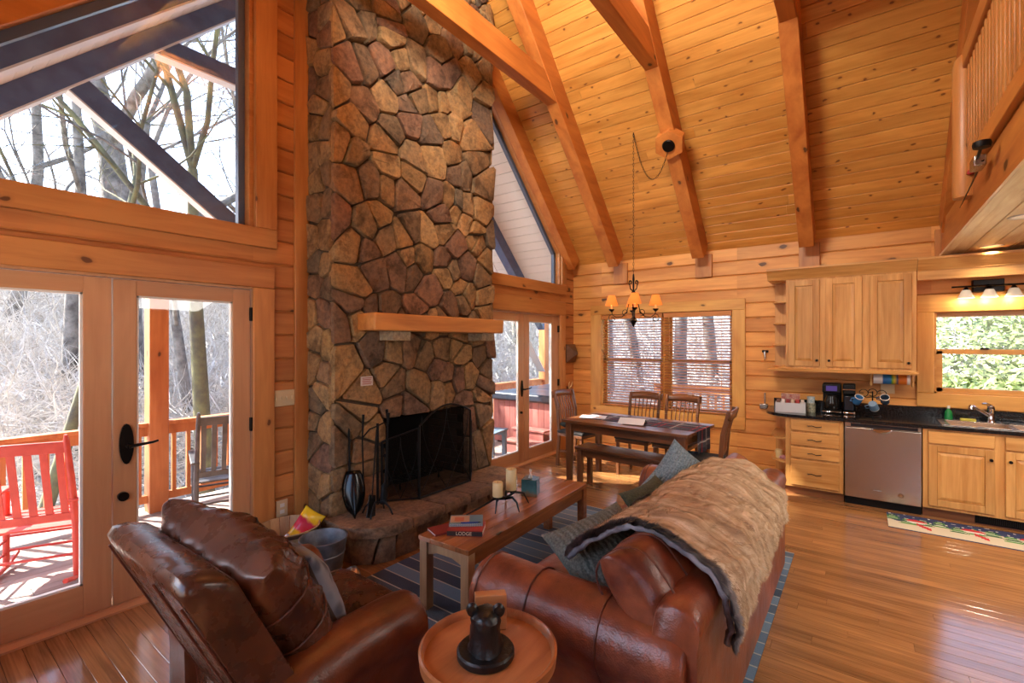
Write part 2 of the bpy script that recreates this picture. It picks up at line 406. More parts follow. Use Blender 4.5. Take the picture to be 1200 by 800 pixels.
# log course walls
def course_wall(name, holes, axis, plane, thick, u0, u1, bounds, phase, mat, pitch=.183, ztop=6.4, back=.02):
    w_ = MB()
    pl = [rect(u0, u1, 0, ztop)]
    pl = [q for q in [clipall(pl[0], bounds)] if q]
    for h in holes: pl = subtract(pl, h)
    for q in pl: w_.prism(q, 'y' if axis == 'x' else 'x', plane+back, plane+thick)
    W = sob(name, w_, mat, smooth=False)
    z = phase-pitch
    while z < ztop:
        q = clipall(rect(u0, u1, max(z, 0), z+pitch), bounds); ps = [q] if q else []
        for h in holes: ps = subtract(ps, h)
        for P in ps:
            if parea(P) < 4e-3: continue
            g = .004
            zs = [p[1] for p in P]; zlo, zhi = min(zs), max(zs)
            pin = [(p[0], min(max(p[1], z+g), z+pitch-g)) for p in P]
            front = plane
            m_ = MB(); n = len(pin)
            cz = z+pitch/2
            ch = [(p[0], cz+(p[1]-cz)*.9) for p in pin]
            def mk(p, a): return (p[0], a, p[1]) if axis == 'x' else (a, p[0], p[1])
            vs = [mk(p, plane+back+.002) for p in pin]+[mk(p, plane+.009) for p in pin]+[mk(p, plane) for p in ch]
            fs = [tuple(range(3*n-1, 2*n-1, -1))]
            for r_ in (0, 1): fs += [(r_*n+i, r_*n+(i+1) % n, (r_+1)*n+(i+1) % n, (r_+1)*n+i) for i in range(n)]
            m_.add(vs, fs); ob('log', m_, mat, W, smooth=False)
        z += pitch
    return W
def clipall(p, bs):
    for a, b, c_ in bs:
        if not p: return []
        p = clip(p, a, b, c_)
    return p
DLx0, DLx1, DRx0, DRx1 = .03, 1.65, 4.30, 6.085
hA = [rhole(-.02, 1.66, -1, 2.06), rhole(4.28, 6.095, -1, 2.06),
      [(-1, 0, -.0), (1, 0, 1.66), (0, -1, -2.48), (-1, 1, 2.98)],
      [(-1, 0, -4.28), (1, 0, 6.14), (0, -1, -2.48), (1, 1, 9.12)], rhole(2.56, 3.67, .2, 1.2)]
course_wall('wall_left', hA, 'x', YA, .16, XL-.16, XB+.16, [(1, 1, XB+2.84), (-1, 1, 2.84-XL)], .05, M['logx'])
hB = [rhole(1.28, 3.17, .62, 2.10), rhole(-1.9, -.58, 1.10, 2.0)]
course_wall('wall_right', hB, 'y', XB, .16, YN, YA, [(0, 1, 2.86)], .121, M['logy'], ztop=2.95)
# unseen walls of the room
sob('wall_back', MB().prism([(XL, 0), (XB, 0), (XB, 2.84), (XR, 6.3), (XL, 2.84)], 'y', YN-.15, YN), M['logx'], smooth=False)
wc = MB().box(XL-.15, XL, YN, -3.9, 0, 2.84); wc.box(XL-.15, XL, -3.9, -1.2, 0, .9); wc.box(XL-.15, XL, -3.9, -1.2, 2.2, 2.84)
wc.box(XL-.15, XL, -1.2, .9, 0, 2.84); wc.box(XL-.15, XL, .9, 3.0, 0, .8); wc.box(XL-.15, XL, .9, 3.0, 2.4, 2.84); wc.box(XL-.15, XL, 3.0, YA, 0, 2.84)
sob('wall_near', wc, M['logy'], smooth=False)

def cas(name, boxes, mat, parent=None, world=True, bevel=.006):
    m_ = MB()
    for b_ in boxes: m_.box(*b_)
    o = ob(name, m_, mat, parent, world=world, bevel=bevel)
    if parent is None: o['kind'] = 'structure'
    return o
# trims of wall A
cas('trim_1', [(1.65, 1.808, YA-.03, YA, .0, 2.05)], M['trimz'])
cas('trim_2', [(-.2, 1.808, YA-.032, YA, 2.05, 2.208)], M['trimx'])
cas('trim_3', [(1.97, 2.085, YA-.03, YA, 0, 4.9)], M['trimz'])
cas('trim_4', [(6.085, 6.238, YA-.03, YA, 0, 2.05)], M['trimz'])
cas('trim_5', [(4.1, 6.238, YA-.032, YA, 2.05, 2.252)], M['trimx'])
cas('trim_6', [(-.1, 1.822, YA-.045, YA, 2.356, 2.5)], M['trimx'])
cas('trim_7', [(4.1, 6.24, YA-.045, YA, 2.356, 2.503)], M['trimx'])
cas('trim_8', [(1.66, 1.822, YA-.043, YA, 2.5, 4.72)], M['trimz'])
cas('trim_9', [(6.12, 6.24, YA-.043, YA, 2.503, 3.07)], M['trimz'])
sob('trim_10', MB().prism([(-.1, 2.83), (1.66, 4.59), (1.66, 4.82), (-.1, 3.06)], 'y', YA-.042, YA), M['beamz'], bevel=.005)
sob('trim_11', MB().prism([(6.13, 2.945), (4.1, 4.975), (4.1, 5.2), (6.24, 3.06)], 'y', YA-.042, YA), M['beamz'], bevel=.005)
# upper trapezoid windows
def trap_window(name, sgn):
    wn = sroot(name)
    xi, xo = (1.66, -.05) if sgn < 0 else (4.28, 6.13)          # inner (tall) and outer (short) edge
    top = (lambda x: x+2.94) if sgn < 0 else (lambda x: 9.09-x)
    a, b = min(xi, xo), max(xi, xo)
    fr = MB()
    # reveal boards 150 mm deep
    fr.box(a, b, YA-.002, YA+.15, 2.47, 2.5)
    fr.prism([(a, top(a)), (b, top(b)), (b, top(b)+.03), (a, top(a)+.03)], 'y', YA-.002, YA+.15)
    for xx in (a, b-.03): fr.box(xx, xx+.03, YA-.002, YA+.15, 2.5, top(xx)+.01)
    ob('window_frame', fr, M['trimx'], wn, smooth=False)
    gk = MB(); w2 = .045
    y0, y1 = YA+.07, YA+.12
    gk.box(a+.03, b-.03, y0, y1, 2.5, 2.512)
    s_in = .03
    gk.box(a+.03, a+.03+w2, y0, y1, 2.5, top(a+.03)); gk.box(b-.03-w2, b-.03, y0, y1, 2.5, top(b-.03)-.005)
    gk.prism([(a+.03, top(a+.03)-.07), (b-.03, top(b-.03)-.07), (b-.03, top(b-.03)), (a+.03, top(a+.03))], 'y', y0, y1)
    ob('sash', gk, M['gasket'], wn, smooth=False)
    pn = MB().prism([(a+.04, 2.505), (b-.04, 2.505), (b-.04, top(b-.04)-.02), (a+.04, top(a+.04)-.02)], 'y', YA+.095, YA+.101)
    ob('pane', pn, M['glass'], wn, smooth=False)
trap_window('window_1', -1); trap_window('window_2', 1)

# glazed doors
def french(name, xs, leafs, handle_leaf, hx, hz, dirn, hinge_x, hinges, bigplate):
    d = sroot(name)
    fr = MB(); x0, x1 = xs
    fr.box(x0-.02, x0, YA-.005, YA+.12, 0, 2.05); fr.box(x1, x1+.012, YA-.005, YA+.12, 0, 2.05); fr.box(x0-.02, x1+.012, YA-.005, YA+.12, 2.035, 2.062)
    ob('door_frame', fr, M['doorw'], d, smooth=False)
    ob('threshold', MB().prism([(YA-.045, 0), (YA+.13, 0), (YA+.13, .03), (YA-.015, .03), (YA-.045, .012)], 'x', x0, x1), M['doorx'], d, smooth=False)
    for (a, b, ga, gb, gz0, gz1) in leafs:
        st = MB(); y0, y1 = YA+.012, YA+.057
        st.box(a, ga, y0, y1, .032, 2.03); st.box(gb, b, y0, y1, .032, 2.03)
        leaf = ob('door_leaf', st, M['doorw'], d, bevel=.004)
        ob('bottom_rail', MB().box(ga, gb, y0+.002, y1-.002, .032, gz0), M['doorx'], leaf, smooth=False)
        ob('top_rail', MB().box(ga, gb, y0+.002, y1-.002, gz1, 2.03), M['doorx'], leaf, smooth=False)
        bd = MB(); e = .012
        for q in ((ga, ga+e, gz0, gz1), (gb-e, gb, gz0, gz1), (ga, gb, gz0, gz0+e), (ga, gb, gz1-e, gz1)): bd.box(q[0], q[1], y0+.008, y1-.008, q[2], q[3])
        ob('glazing_bead', bd, M['white'], leaf, smooth=False)
        ob('pane', MB().box(ga+.004, gb-.004, YA+.031, YA+.037, gz0+.004, gz1-.004), M['glass'], leaf, smooth=False)
    hp = MB()
    for t in range(1):
        pr = [(math.cos(q*PI/10)*(.036 if bigplate else .02), math.sin(q*PI/10)*(.125 if bigplate else .11)) for q in range(20)]
        hp.prism([(hx+p[0], hz+p[1]) for p in pr], 'y', YA-.004, YA+.013)
    hp.tube([(hx, YA, hz-.01), (hx, YA-.05, hz-.01)], .011, 10)
    hp.tube([(hx, YA-.05, hz-.01), (hx+dirn*.05, YA-.055, hz-.005), (hx+dirn*.12, YA-.05, hz-.002), (hx+dirn*.15, YA-.045, hz+.004)], [.011, .01, .008, .007], 10)
    ob('door_handle', hp, M['bronze'], d)
    db = MB().tube([(hx-.017, YA+.013, hz-.32), (hx-.017, YA-.012, hz-.32)], .028 if bigplate else .016, 16); ob('deadbolt', db, M['bronze'], d)
    for z in hinges:
        ob('hinge', MB().box(hinge_x-.012, hinge_x+.012, YA-.012, YA+.013, z-.05, z+.05), M['blk'], d, bevel=.003)
french('door_1', (.02, 1.652), [(.03, .836, .15, .704, .21, 1.935), (.842, 1.645, .959, 1.524, .21, 1.935)], 1, .905, 1.01, 1, 1.648, (1.85, 1.03, .214), True)
french('door_2', (4.30, 6.087), [(4.31, 5.19, 4.43, 5.074, .18, 1.93), (5.196, 6.08, 5.315, 5.91, .18, 1.93)], 0, 5.133, 1.02, 1, 6.07, (1.84, 1.04, .22), False)

# dining window with blinds
wn = sroot('window_3')
cb = MB(); X0, X1 = XB-.03, XB
for q in ((1.181, 3.342, 2.06, 2.2), (1.181, 3.342, .531, .70), (1.181, 1.34, .70, 2.06), (3.17, 3.342, .70, 2.06)): pass
ob('window_casing', MB().box(X0, X1, 1.181, 3.342, 2.055, 2.195), M['trimy'], wn, bevel=.005)
ob('window_casing', MB().box(X0, X1, 1.181, 3.342, .531, .69), M['trimy'], wn, bevel=.005)
ob('window_casing', MB().box(X0, X1, 1.181, 1.335, .69, 2.055), M['trimzb'], wn, bevel=.005)
ob('window_casing', MB().box(X0, X1, 3.172, 3.342, .69, 2.055), M['trimzb'], wn, bevel=.005)
fr = MB()
fr.box(XB, XB+.15, 1.28, 1.34, .64, 2.1); fr.box(XB, XB+.15, 3.165, 3.17, .64, 2.1); fr.box(XB, XB+.15, 1.28, 3.17, .62, .69); fr.box(XB, XB+.15, 1.28, 3.17, 2.055, 2.1)
ob('window_frame', fr, M['trimy'], wn, smooth=False)
sa = MB()
for a, b in ((1.335, 2.19), (2.25, 3.17)):
    for z0, z1, xx in ((.69, 1.40, .085), (1.36, 2.055, .11)):
        x0, x1 = XB+xx, XB+xx+.03
        sa.box(x0, x1, a, a+.05, z0, z1); sa.box(x0, x1, b-.05, b, z0, z1); sa.box(x0, x1, a, b, z0, z0+.05); sa.box(x0, x1, a, b, z1-.05, z1)
sa.box(XB+.07, XB+.15, 2.17, 2.27, .66, 2.1)
ob('sash', sa, M['trimy'], wn, smooth=False)
ob('pane', MB().box(XB+.1, XB+.105, 1.34, 3.17, .69, 2.06), M['glass'], wn, smooth=False)
for bi, (a, b) in enumerate(((1.345, 2.225), (2.24, 3.162))):
    bl = root('window_blind', ['brown wooden slatted blind in the right half of the dining window, nearer the kitchen', 'brown wooden slatted blind in the left half of the dining window, nearer the glazed doors'][bi], 'blind', (XB+.03, (a+b)/2, .7))
    ob('valance', MB().box(XB-.012, XB+.06, a, b, 1.985, 2.05), M['slat'], bl, world=True, bevel=.004)
    ob('bottom_rail', MB().box(XB+.008, XB+.052, a+.005, b-.005, .70, .72), M['slat'], bl, world=True, bevel=.003)
    z = .75; first = None
    while z < 1.975:
        if first is None:
            m_ = MB().obox((0, 0, 0), (.047, b-a-.01, .003), (0, -.30, 0)); first = ob('slat', m_, M['slat'], bl, smooth=False); first.location = (0, 0, z-.7); o_ = first
        else:
            o_ = first.copy(); C.objects.link(o_); o_.parent = bl; o_.location = (0, 0, z-.7)
        z += .0385
    for yy in (a+.12, (a+b)/2, b-.12): ob('ladder_cord', MB().box(XB+.008, XB+.011, yy-.002, yy+.002, .7, 2.0), M['slat'], bl, world=True, smooth=False)
# kitchen window
wn = sroot('window_4')
ob('window_casing', MB().box(X0, X1, -2.05, -.463, 1.952, 2.136), M['trimy'], wn, bevel=.005)
ob('window_casing', MB().box(X0, X1, -2.05, -.463, .973, 1.115), M['trimy'], wn, bevel=.005)
ob('window_casing', MB().box(X0, X1, -.60, -.463, 1.115, 1.952), M['trimzb'], wn, bevel=.005)
ob('window_casing', MB().box(X0, X1, -2.05, -1.87, 1.115, 1.952), M['trimzb'], wn, bevel=.005)
fr = MB(); fr.box(XB, XB+.15, -1.9, -.58, 1.06, 1.13); fr.box(XB, XB+.15, -1.9, -.58, 1.95, 2.02); fr.box(XB, XB+.15, -.62, -.58, 1.1, 2.0); fr.box(XB, XB+.15, -1.9, -1.86, 1.1, 2.0)
fr.box(XB+.04, XB+.09, -1.87, -.61, 1.52, 1.57); fr.box(XB+.04, XB+.08, -.67, -.61, 1.12, 1.55); fr.box(XB+.04, XB+.08, -1.87, -.6, 1.12, 1.17); fr.box(XB+.07, XB+.11, -1.87, -.6, 1.9, 1.96)
ob('window_frame', fr, M['trimy'], wn, smooth=False)
ob('pane', MB().box(XB+.06, XB+.066, -1.87, -.62, 1.13, 1.95), M['glass'], wn, smooth=False)
ob('sash_lock', MB().box(XB+.02, XB+.05, -1.01, -.95, 1.568, 1.585), M['bronze'], wn)

# rafters, collar ties
def rafter(y, w_=.15, d_=.27, s0=.10, s1=L+.05, nm='rafter'):
    m_ = MB(); a = [slope_pt(s0, y-w_/2, 0), slope_pt(s1, y-w_/2, 0), slope_pt(s1, y-w_/2, d_), slope_pt(s0, y-w_/2, d_)]
    b = [(p[0], y+w_/2, p[2]) for p in a]
    # plumb foot at the wall
    m_.add(a+b, [(0, 1, 2, 3), (7, 6, 5, 4), (0, 4, 5, 1), (1, 5, 6, 2), (2, 6, 7, 3), (3, 7, 4, 0)])
    return m_
RY = [2.86, 1.69, .505, -.70]
for y in RY:
    rr = root('ceiling_rafter', {2.86: 'stained timber rafter nearest the stone chimney, first of the row', 1.69: 'stained timber rafter that carries the round chandelier canopy and hexagonal block', .505: 'stained timber rafter ending just left of the wall cabinets', -.70: 'stained timber rafter at the edge of the loft beside the railing post'}[y], 'rafter', (XB-.2, y, 2.6))
    ob('timber', rafter(y, .14 if y < 0 else .15), M['beamz'], rr, world=True, bevel=.006)
    ob('bracket_block', MB().box(XB-.045, XB-.001, y-.115, y+.095, 2.50, 2.80), M['trimz'], rr, world=True, bevel=.004)
sob('trim_12', rafter(YA-.09, .12, .23), M['beamz'], bevel=.005)
for y, nm in ((2.86, 'horizontal timber collar tie crossing in front of the stone chimney top'), (1.69, 'horizontal timber collar tie at the top middle meeting the chandelier rafter'), (.505, 'horizontal timber collar tie whose end shows at the top above the cabinets')):
    zt = 4.38; dz = .26
    tag(ob('collar_tie', MB().prism([(XR*2-(9.37-.30-zt), zt), (9.37-.30-zt, zt), (9.37-.30-zt-dz, zt+dz), (XR*2-(9.37-.30-zt)+dz, zt+dz)], 'y', y-.065, y+.065), M['beamx'], bevel=.006), nm, 'beam')
sob('trim_13', MB().box(XR-.1, XR+.1, YN, YA, 6.02, 6.3), M['beamx'])
# loft
lz, ly = 2.53, -.65
lf = sroot('ceiling_loft')
M['loftu'] = wood('loft_underside_spalted_pine', '#c9a874', '#f2e6c6', 'x', .4, .03, .9, .1, fine=6)
M['fascia'] = wood('loft_fascia', '#a5602c', '#c8853f', 'x', .45, .05, .6, .02, 1.6)
y = ly-.02
ob('loft_slab', MB().box(1.0, XB, YN, ly-.045, lz+.02, lz+.3), M['loftu'], lf, smooth=False)
while y > -3.4:
    ob('loft_plank', MB().prism([(y, lz+.02), (y, lz+.004), (y-.005, lz), (y-.142, lz), (y-.147, lz+.004), (y-.147, lz+.02)], 'x', 1.0, XB), M['loftu'], lf, smooth=False); y -= .148
ob('fascia_board', MB().box(1.0, XB-.02, ly-.045, ly, lz+.012, 2.86), M['fascia'], lf, bevel=.004)
ob('edge_strip', MB().box(1.0, XB-.02, ly-.05, ly+.012, lz-.012, lz+.014), M['loftu'], lf, bevel=.003)
rl = root('loft_railing', 'pine loft railing with round log post and close vertical balusters, top right', 'railing', (5.2, ly-.03, 2.86))
ob('newel_post', MB().lathe([(.07, 0), (.074, .02), (.074, .98), (.06, 1.04), (.03, 1.07)], 16, (4.84, ly+.03, 2.72)), M['trimz'], rl, world=True)
ob('bottom_rail', MB().box(1.0, 4.86, ly-.02, ly+.035, 2.87, 2.99), M['fascia'], rl, world=True, bevel=.006)
ob('top_rail', MB().box(1.0, 4.80, ly-.03, ly+.055, 3.66, 3.80), M['fascia'], rl, world=True, bevel=.012)
x = 4.72; b0 = None
while x > 2.2:
    mb = MB().prism([(-.024, -.018), (.024, -.018), (.024, .018), (-.024, .018)], 'z', 0, .68)
    if b0 is None: b0 = ob('baluster', mb, M['trimz'], rl, bevel=.004); o_ = b0
    else: o_ = b0.copy(); C.objects.link(o_); o_.parent = rl
    o_.location = (x-5.2, .045, .13); x -= .098
for (x, y) in ((6.119, -.96), (4.808, -.916), (3.5, -.93), (6.1, -2.2), (4.8, -2.2)):
    if y > -1: 
        d = root('recessed_downlight', {6.119: 'round lit recessed downlight in the loft underside nearest the kitchen window', 4.808: 'round lit recessed downlight in the loft underside at the right edge', 3.5: 'round recessed downlight farthest out along the loft edge'}[x], 'light', (x, y, lz-.004))
        ob('trim_ring', MB().lathe([(.062, 0), (.08, -.004), (.083, .003), (.06, .004)], 24, close=False), M['white'], d)
        ob('lens', MB().lathe([(.0, -.001), (.062, -.001), (.06, .003)], 24), M['frost'], d)
    lamp('downlight_bulb', 'SPOT', (x, y, lz-.02), 26, (1, .86, .66), direction=(0, 0, -1), spot_size=2.3, spot_blend=.8, shadow_soft_size=.05)
# baseboards and other pieces of the room
cas('baseboard_right', [(XB-.02, XB, .9, YA-.03, 0, .1)], M['trimy'])
cas('baseboard_left', [(1.81, 1.97, YA-.02, YA, 0, .09), (6.24, XB-.02, YA-.02, YA, 0, .09)], M['trimx'])
# ---------------------------------------------------------------- CHIMNEY
CX0, CX1, CYF = 2.085, 4.065, 3.31
rs = random.Random(11)
def chaikin(p):
    out = []
    for i in range(len(p)):
        a, b = p[i], p[(i+1) % len(p)]
        out += [(a[0]*.91+b[0]*.09, a[1]*.91+b[1]*.09), (a[0]*.09+b[0]*.91, a[1]*.09+b[1]*.91)]
    return out
def voronoi(x0, x1, z0, z1, step, jit=.42, drop=.22, stretch=1.0, hole=None, gap=.010, seed=3):
    r = random.Random(seed); pts = []
    nx = max(1, round((x1-x0)/step)); nz = max(1, round((z1-z0)/(step*stretch)))
    dx = (x1-x0)/nx; dz = (z1-z0)/nz
    for j in range(nz):
        for i in range(nx):
            if r.random() < drop and nx > 2: continue
            px = x0+(i+.5+(.25 if j % 2 else -.25)*(nx > 2)+r.uniform(-jit, jit))*dx; pz = z0+(j+.5+r.uniform(-jit, jit))*dz
            if hole and hole[0] < px < hole[1] and pz < hole[3]: continue
            pts.append((px, pz))
    cells = []
    for p in pts:
        poly = rect(x0, x1, z0, z1)
        near = sorted(pts, key=lambda q: (q[0]-p[0])**2+(q[1]-p[1])**2)[1:22]
        for q in near:
            a, b = q[0]-p[0], q[1]-p[1]; l = math.hypot(a, b); a, b = a/l, b/l
            mid = (p[0]+q[0])/2*a+(p[1]+q[1])/2*b
            poly = clip(poly, a, b, mid-gap*r.uniform(.4, 1.5))
            if not poly: break
        if hole and poly:
            if p[1] > hole[3]: poly = clip(poly, 0, -1, -hole[3])
            elif p[0] <= hole[0]: poly = clip(poly, 1, 0, hole[0])
            else: poly = clip(poly, -1, 0, -hole[1])
        if poly and parea(poly) > .0015: cells.append(poly)
    return cells
def stone_mesh(poly, mk, depth, rnd, round_=True):
    if round_: poly = chaikin(poly)
    n = len(poly); cx = sum(p[0] for p in poly)/n; cz = sum(p[1] for p in poly)/n
    r_ = [rnd.uniform(-.004, .004) for _ in poly]
    def ring(sc, h): return [mk(cx+(p[0]-cx)*(sc+r_[i]), cz+(p[1]-cz)*(sc-r_[i]), h) for i, p in enumerate(poly)]
    tx, tz = rnd.uniform(-.16, .16), rnd.uniform(-.16, .16)
    def ringt(sc, h, j):
        return [mk(cx+(p[0]-cx)*sc, cz+(p[1]-cz)*sc, h+(p[0]-cx)*sc*tx+(p[1]-cz)*sc*tz+rnd.uniform(-j, j)) for p in poly]
    hh = depth*rnd.uniform(.75, 1.25)
    vs = ring(1, -.01) + ringt(1.0, hh*.78, .005) + ringt(.955, hh*.98, .006) + ringt(.5, hh*1.02, .008) + [mk(cx, cz, hh*1.05+rnd.uniform(-.010, .008))]
    fs = []
    for k in range(3):
        for i in range(n):
            j = (i+1) % n; fs.append((k*n+i, k*n+j, (k+1)*n+j, (k+1)*n+i))
    for i in range(n): fs.append((3*n+i, 3*n+(i+1) % n, 4*n))
    m_ = MB(); m_.add(vs, fs); return m_
ch = root('stone_chimney', 'tall fieldstone chimney breast rising from the hearth through the roof peak', 'chimney', ((CX0+CX1)/2, CYF+.17, 0))
OX0, OX1, OZ1, HZ = 2.60, 3.63, .985, .28
core = MB()
D = .02
core.box(CX0+D, OX0, CYF+D, YA-.002, 0, 6.25); core.box(OX1, CX1-D, CYF+D, YA-.002, 0, 6.25)
core.box(OX0, OX1, CYF+D, YA-.002, OZ1, 6.25); core.box(OX0, OX1, CYF+D, YA-.002, 0, HZ-.01)
ob('mortar_bed', core, M['mortar'], ch, world=True, smooth=False)
fb = MB(); e = .02
fb.box(OX0+.0, OX1, YA-.0, YA+.30, HZ-.04, OZ1+.2)
fbm = MB()
for q in [(OX0-.02, OX0, CYF+.03, YA+.25, HZ-.02, OZ1+.1), (OX1, OX1+.02, CYF+.03, YA+.25, HZ-.02, OZ1+.1), (OX0, OX1, YA+.2, YA+.25, HZ-.02, OZ1+.1), (OX0, OX1, YA, YA+.25, OZ1+.08, OZ1+.1), (OX0, OX1, YA-.02, YA+.25, HZ-.03, HZ-.01)]: fbm.box(*q)
ob('firebox', fbm, M['fire'], ch, world=True, smooth=False)
for k in range(9):   # brick courses on the right cheek of the firebox
    for q in range(3):
        z0 = HZ+.005+k*.075; y0 = CYF+.04+q*.17+(0.08 if k % 2 else 0)
        ob('firebrick', MB().box(OX1-.015, OX1+.005, y0, min(y0+.16, YA+.19), z0, z0+.066), M['firebrick'], ch, world=True, smooth=False)
for poly in voronoi(CX0, CX1, HZ, 6.2, .205, .48, .14, 1.1, (OX0, OX1, 0, OZ1), .009, 5):
    ob('stone', stone_mesh(poly, lambda a, b, h: (a, CYF+D-h, b), .052, rs), M['stone'], ch, world=True, ang=50)
for poly in voronoi(CYF+.0, YA-.005, 0, 5.0, .17, .36, 0, 1.3, None, .009, 8):
    ob('stone', stone_mesh(poly, lambda a, b, h: (CX0+D-h*.6, a, b), .05, rs), M['stone'], ch, world=True, ang=50)
for poly in voronoi(CYF+.0, YA-.005, 0, 5.0, .34, .3, 0, .8, None, .009, 9):
    ob('stone', stone_mesh(poly, lambda a, b, h: (CX1-D+h*.6, a, b), .05, rs), M['stone'], ch, world=True, ang=50)
for x in (2.62, 3.76):
    tag(ob('mantel_corbel', MB().box(x-.11, x+.09, 3.10, CYF+.0, 1.655, 1.735), stone_mat('corbel_stone', [(0, H('#b3a68f')), (1, H('#a3957c'))]) if x < 3 else bpy.data.materials['corbel_stone'], bevel=.008), 'pale stone block corbel under the %s end of the mantel' % ('left' if x < 3 else 'right'), 'corbel')
mt = MB()
pr = [(3.055, 1.735), (3.30, 1.735), (3.30, 1.872), (3.045, 1.876)]
mt.prism(pr, 'x', 2.30, 3.945)
tag(ob('mantel_shelf', mt, M['mantel'], bevel=.012), 'thick pine log mantel shelf across the stone chimney', 'shelf')
# hearth
hr = root('stone_hearth', 'raised stone hearth with rounded left end in front of the fireplace', 'hearth', (3.0, 3.0, 0))
def hearth_outline():
    p = [(2.03, 3.37), (2.03, 3.15), (2.06, 2.99), (2.15, 2.87), (2.30, 2.81), (2.6, 2.80), (3.0, 2.83), (3.4, 2.84), (3.75, 2.86), (3.97, 2.93), (4.04, 3.08), (4.04, 3.28)]
    return p
hp = hearth_outline()
ins = [(3.0+(x-3.0)*.95, 3.30+(y-3.30)*.88) for x, y in hp]
ob('mortar_bed', MB().prism(ins, 'z', 0, .20), M['mortar'], hr, world=True, smooth=False)
# base stones around the outline
seg = [(hp[i], hp[i+1]) for i in range(len(hp)-1)]
pathp = []; 
for a, b in seg:
    l = math.hypot(b[0]-a[0], b[1]-a[1]); n_ = max(1, int(l/.04))
    for i in range(n_): pathp.append((a[0]+(b[0]-a[0])*i/n_, a[1]+(b[1]-a[1])*i/n_))
pathp.append(hp[-1])
tot = [0]
for i in range(1, len(pathp)): tot.append(tot[-1]+math.dist(pathp[i], pathp[i-1]))
def onpath(s, out):
    s = max(0, min(tot[-1]-1e-6, s)); i = max(k for k in range(len(tot)) if tot[k] <= s); i = min(i, len(pathp)-2)
    t = (s-tot[i])/(tot[i+1]-tot[i]); a, b = pathp[i], pathp[i+1]
    dx, dy = b[0]-a[0], b[1]-a[1]; l = math.hypot(dx, dy)
    return (a[0]+dx*t+dy/l*out, a[1]+dy*t-dx/l*out)
for poly in voronoi(0, tot[-1], .0, .205, .19, .3, 0, .9, None, .007, 4):
    # refine edges so that stones follow the curve
    pl = []
    for i in range(len(poly)):
        a, b = poly[i], poly[(i+1) % len(poly)]; pl += [a, ((a[0]+b[0])/2, (a[1]+b[1])/2)]
    def mk(s, z, h):
        q = onpath(s, -.055+h); return (q[0], q[1], z)
    ob('stone', stone_mesh(pl, mk, .045, rs, False), M['hearth'], hr, world=True, ang=55)
# cap slabs
cuts = [0, .42, .80, 1.17, 1.55, 1.95, 2.32, tot[-1]]
xs = [2.0, 2.42, 2.78, 3.12, 3.45, 3.76, 4.07]
for a, b in zip(xs[:-1], xs[1:]):
    a0 = a; j = rs.uniform(-.03, .03)
    out = [(hx_, hy_-.03) for hx_, hy_ in [pathp[k] for k in range(0, len(pathp))]]
    poly = [(3.0+(x-3.0)*1.012, y-.03 if y < 3.2 else y) for x, y in hp] 
    poly = clip(poly, 1, .12, b-.004+3.05*.12); poly = clip(poly, -1, -.12, -(a0+.004+3.05*.12))
    poly = clip(poly, 0, 1, 3.335)
    if not poly: continue
    dz = rs.uniform(-.004, .006)
    n = len(poly); m_ = MB(); cx = sum(p[0] for p in poly)/n; cy = sum(p[1] for p in poly)/n
    def rg(sc, z): return [(cx+(p[0]-cx)*sc, cy+(p[1]-cy)*sc, z+noise.noise(Vector((p[0]*6, p[1]*6, z*9)))*.006) for p in poly]
    vs = rg(.985, .205)+rg(1.0, .225)+rg(1.0, .262+dz)+rg(.97, HZ+dz)
    fs = [tuple(range(n-1, -1, -1)), tuple(range(3*n, 4*n))]+[(k*n+i, k*n+(i+1) % n, (k+1)*n+(i+1) % n, (k+1)*n+i) for k in range(3) for i in range(n)]
    m_.add(vs, fs); ob('cap_slab', m_, M['hearth'], hr, world=True, ang=50)

# fire screen: centre panel and two wings with arched top
fsx = root('fire_screen', 'black three-panel mesh fire screen with arched top and curved tracery', 'fire screen', (3.0, 3.1, HZ))
def panel(p0, p1, zl, zr, arch, nm):
    p0 = Vector((*p0, 0)); p1 = Vector((*p1, 0))
    def at(t, z): q = p0.lerp(p1, t); return (q.x, q.y, z)
    def top(t): return zl+(zr-zl)*t+arch*math.sin(PI*t)
    f_ = MB(); N_ = 14
    f_.tube([at(0, HZ+.012), at(0, top(0))], .009, 6); f_.tube([at(1, HZ+.012), at(1, top(1))], .009, 6)
    f_.tube([at(0, HZ+.02), at(1, HZ+.02)], .008, 6); f_.tube([at(t/N_, top(t/N_)) for t in range(N_+1)], .008, 6)
    pn = ob('panel_frame', f_, M['blk'], fsx, world=True)
    tr = MB()
    for s in (0, 1):
        tr.tube([at(s*1+(1-2*s)*(.5*math.sin(k/10*PI/2)) , HZ+.03+(top(.5)-HZ-.05)*(1-math.cos(k/10*PI/2)) if False else HZ+.03+(top(.5)-HZ-.05)*k/10) for k in range(11)], .0035, 5)
        tr.tube([at(.5+(1-2*s)*(.46*math.sin(k/10*PI/2)), HZ+.03+(top(.5)-HZ-.1)*k/10) for k in range(11)], .0035, 5)
    ob('tracery', tr, M['blk'], pn, world=True)
    g = MB(); n2 = 10
    g.grid(lambda u, v: at(u, HZ+.02+(top(u)-HZ-.02)*v), n2, 3)
    ob('wire_mesh', g, M['screen'], pn, world=True, smooth=False)
M['screen'] = meshmat('woven_wire_mesh', '#1a1612', .62)
panel((2.52, 3.25), (2.76, 3.06), .80, .90, .0, 'l'); panel((2.765, 3.055), (3.42, 3.055), .92, .98, .12, 'c'); panel((3.425, 3.06), (3.62, 3.22), .94, .84, .0, 'r')
gr = root('fire_grate', 'black iron log grate inside the dark fireplace opening', 'grate', (3.1, 3.5, HZ))
g_ = MB()
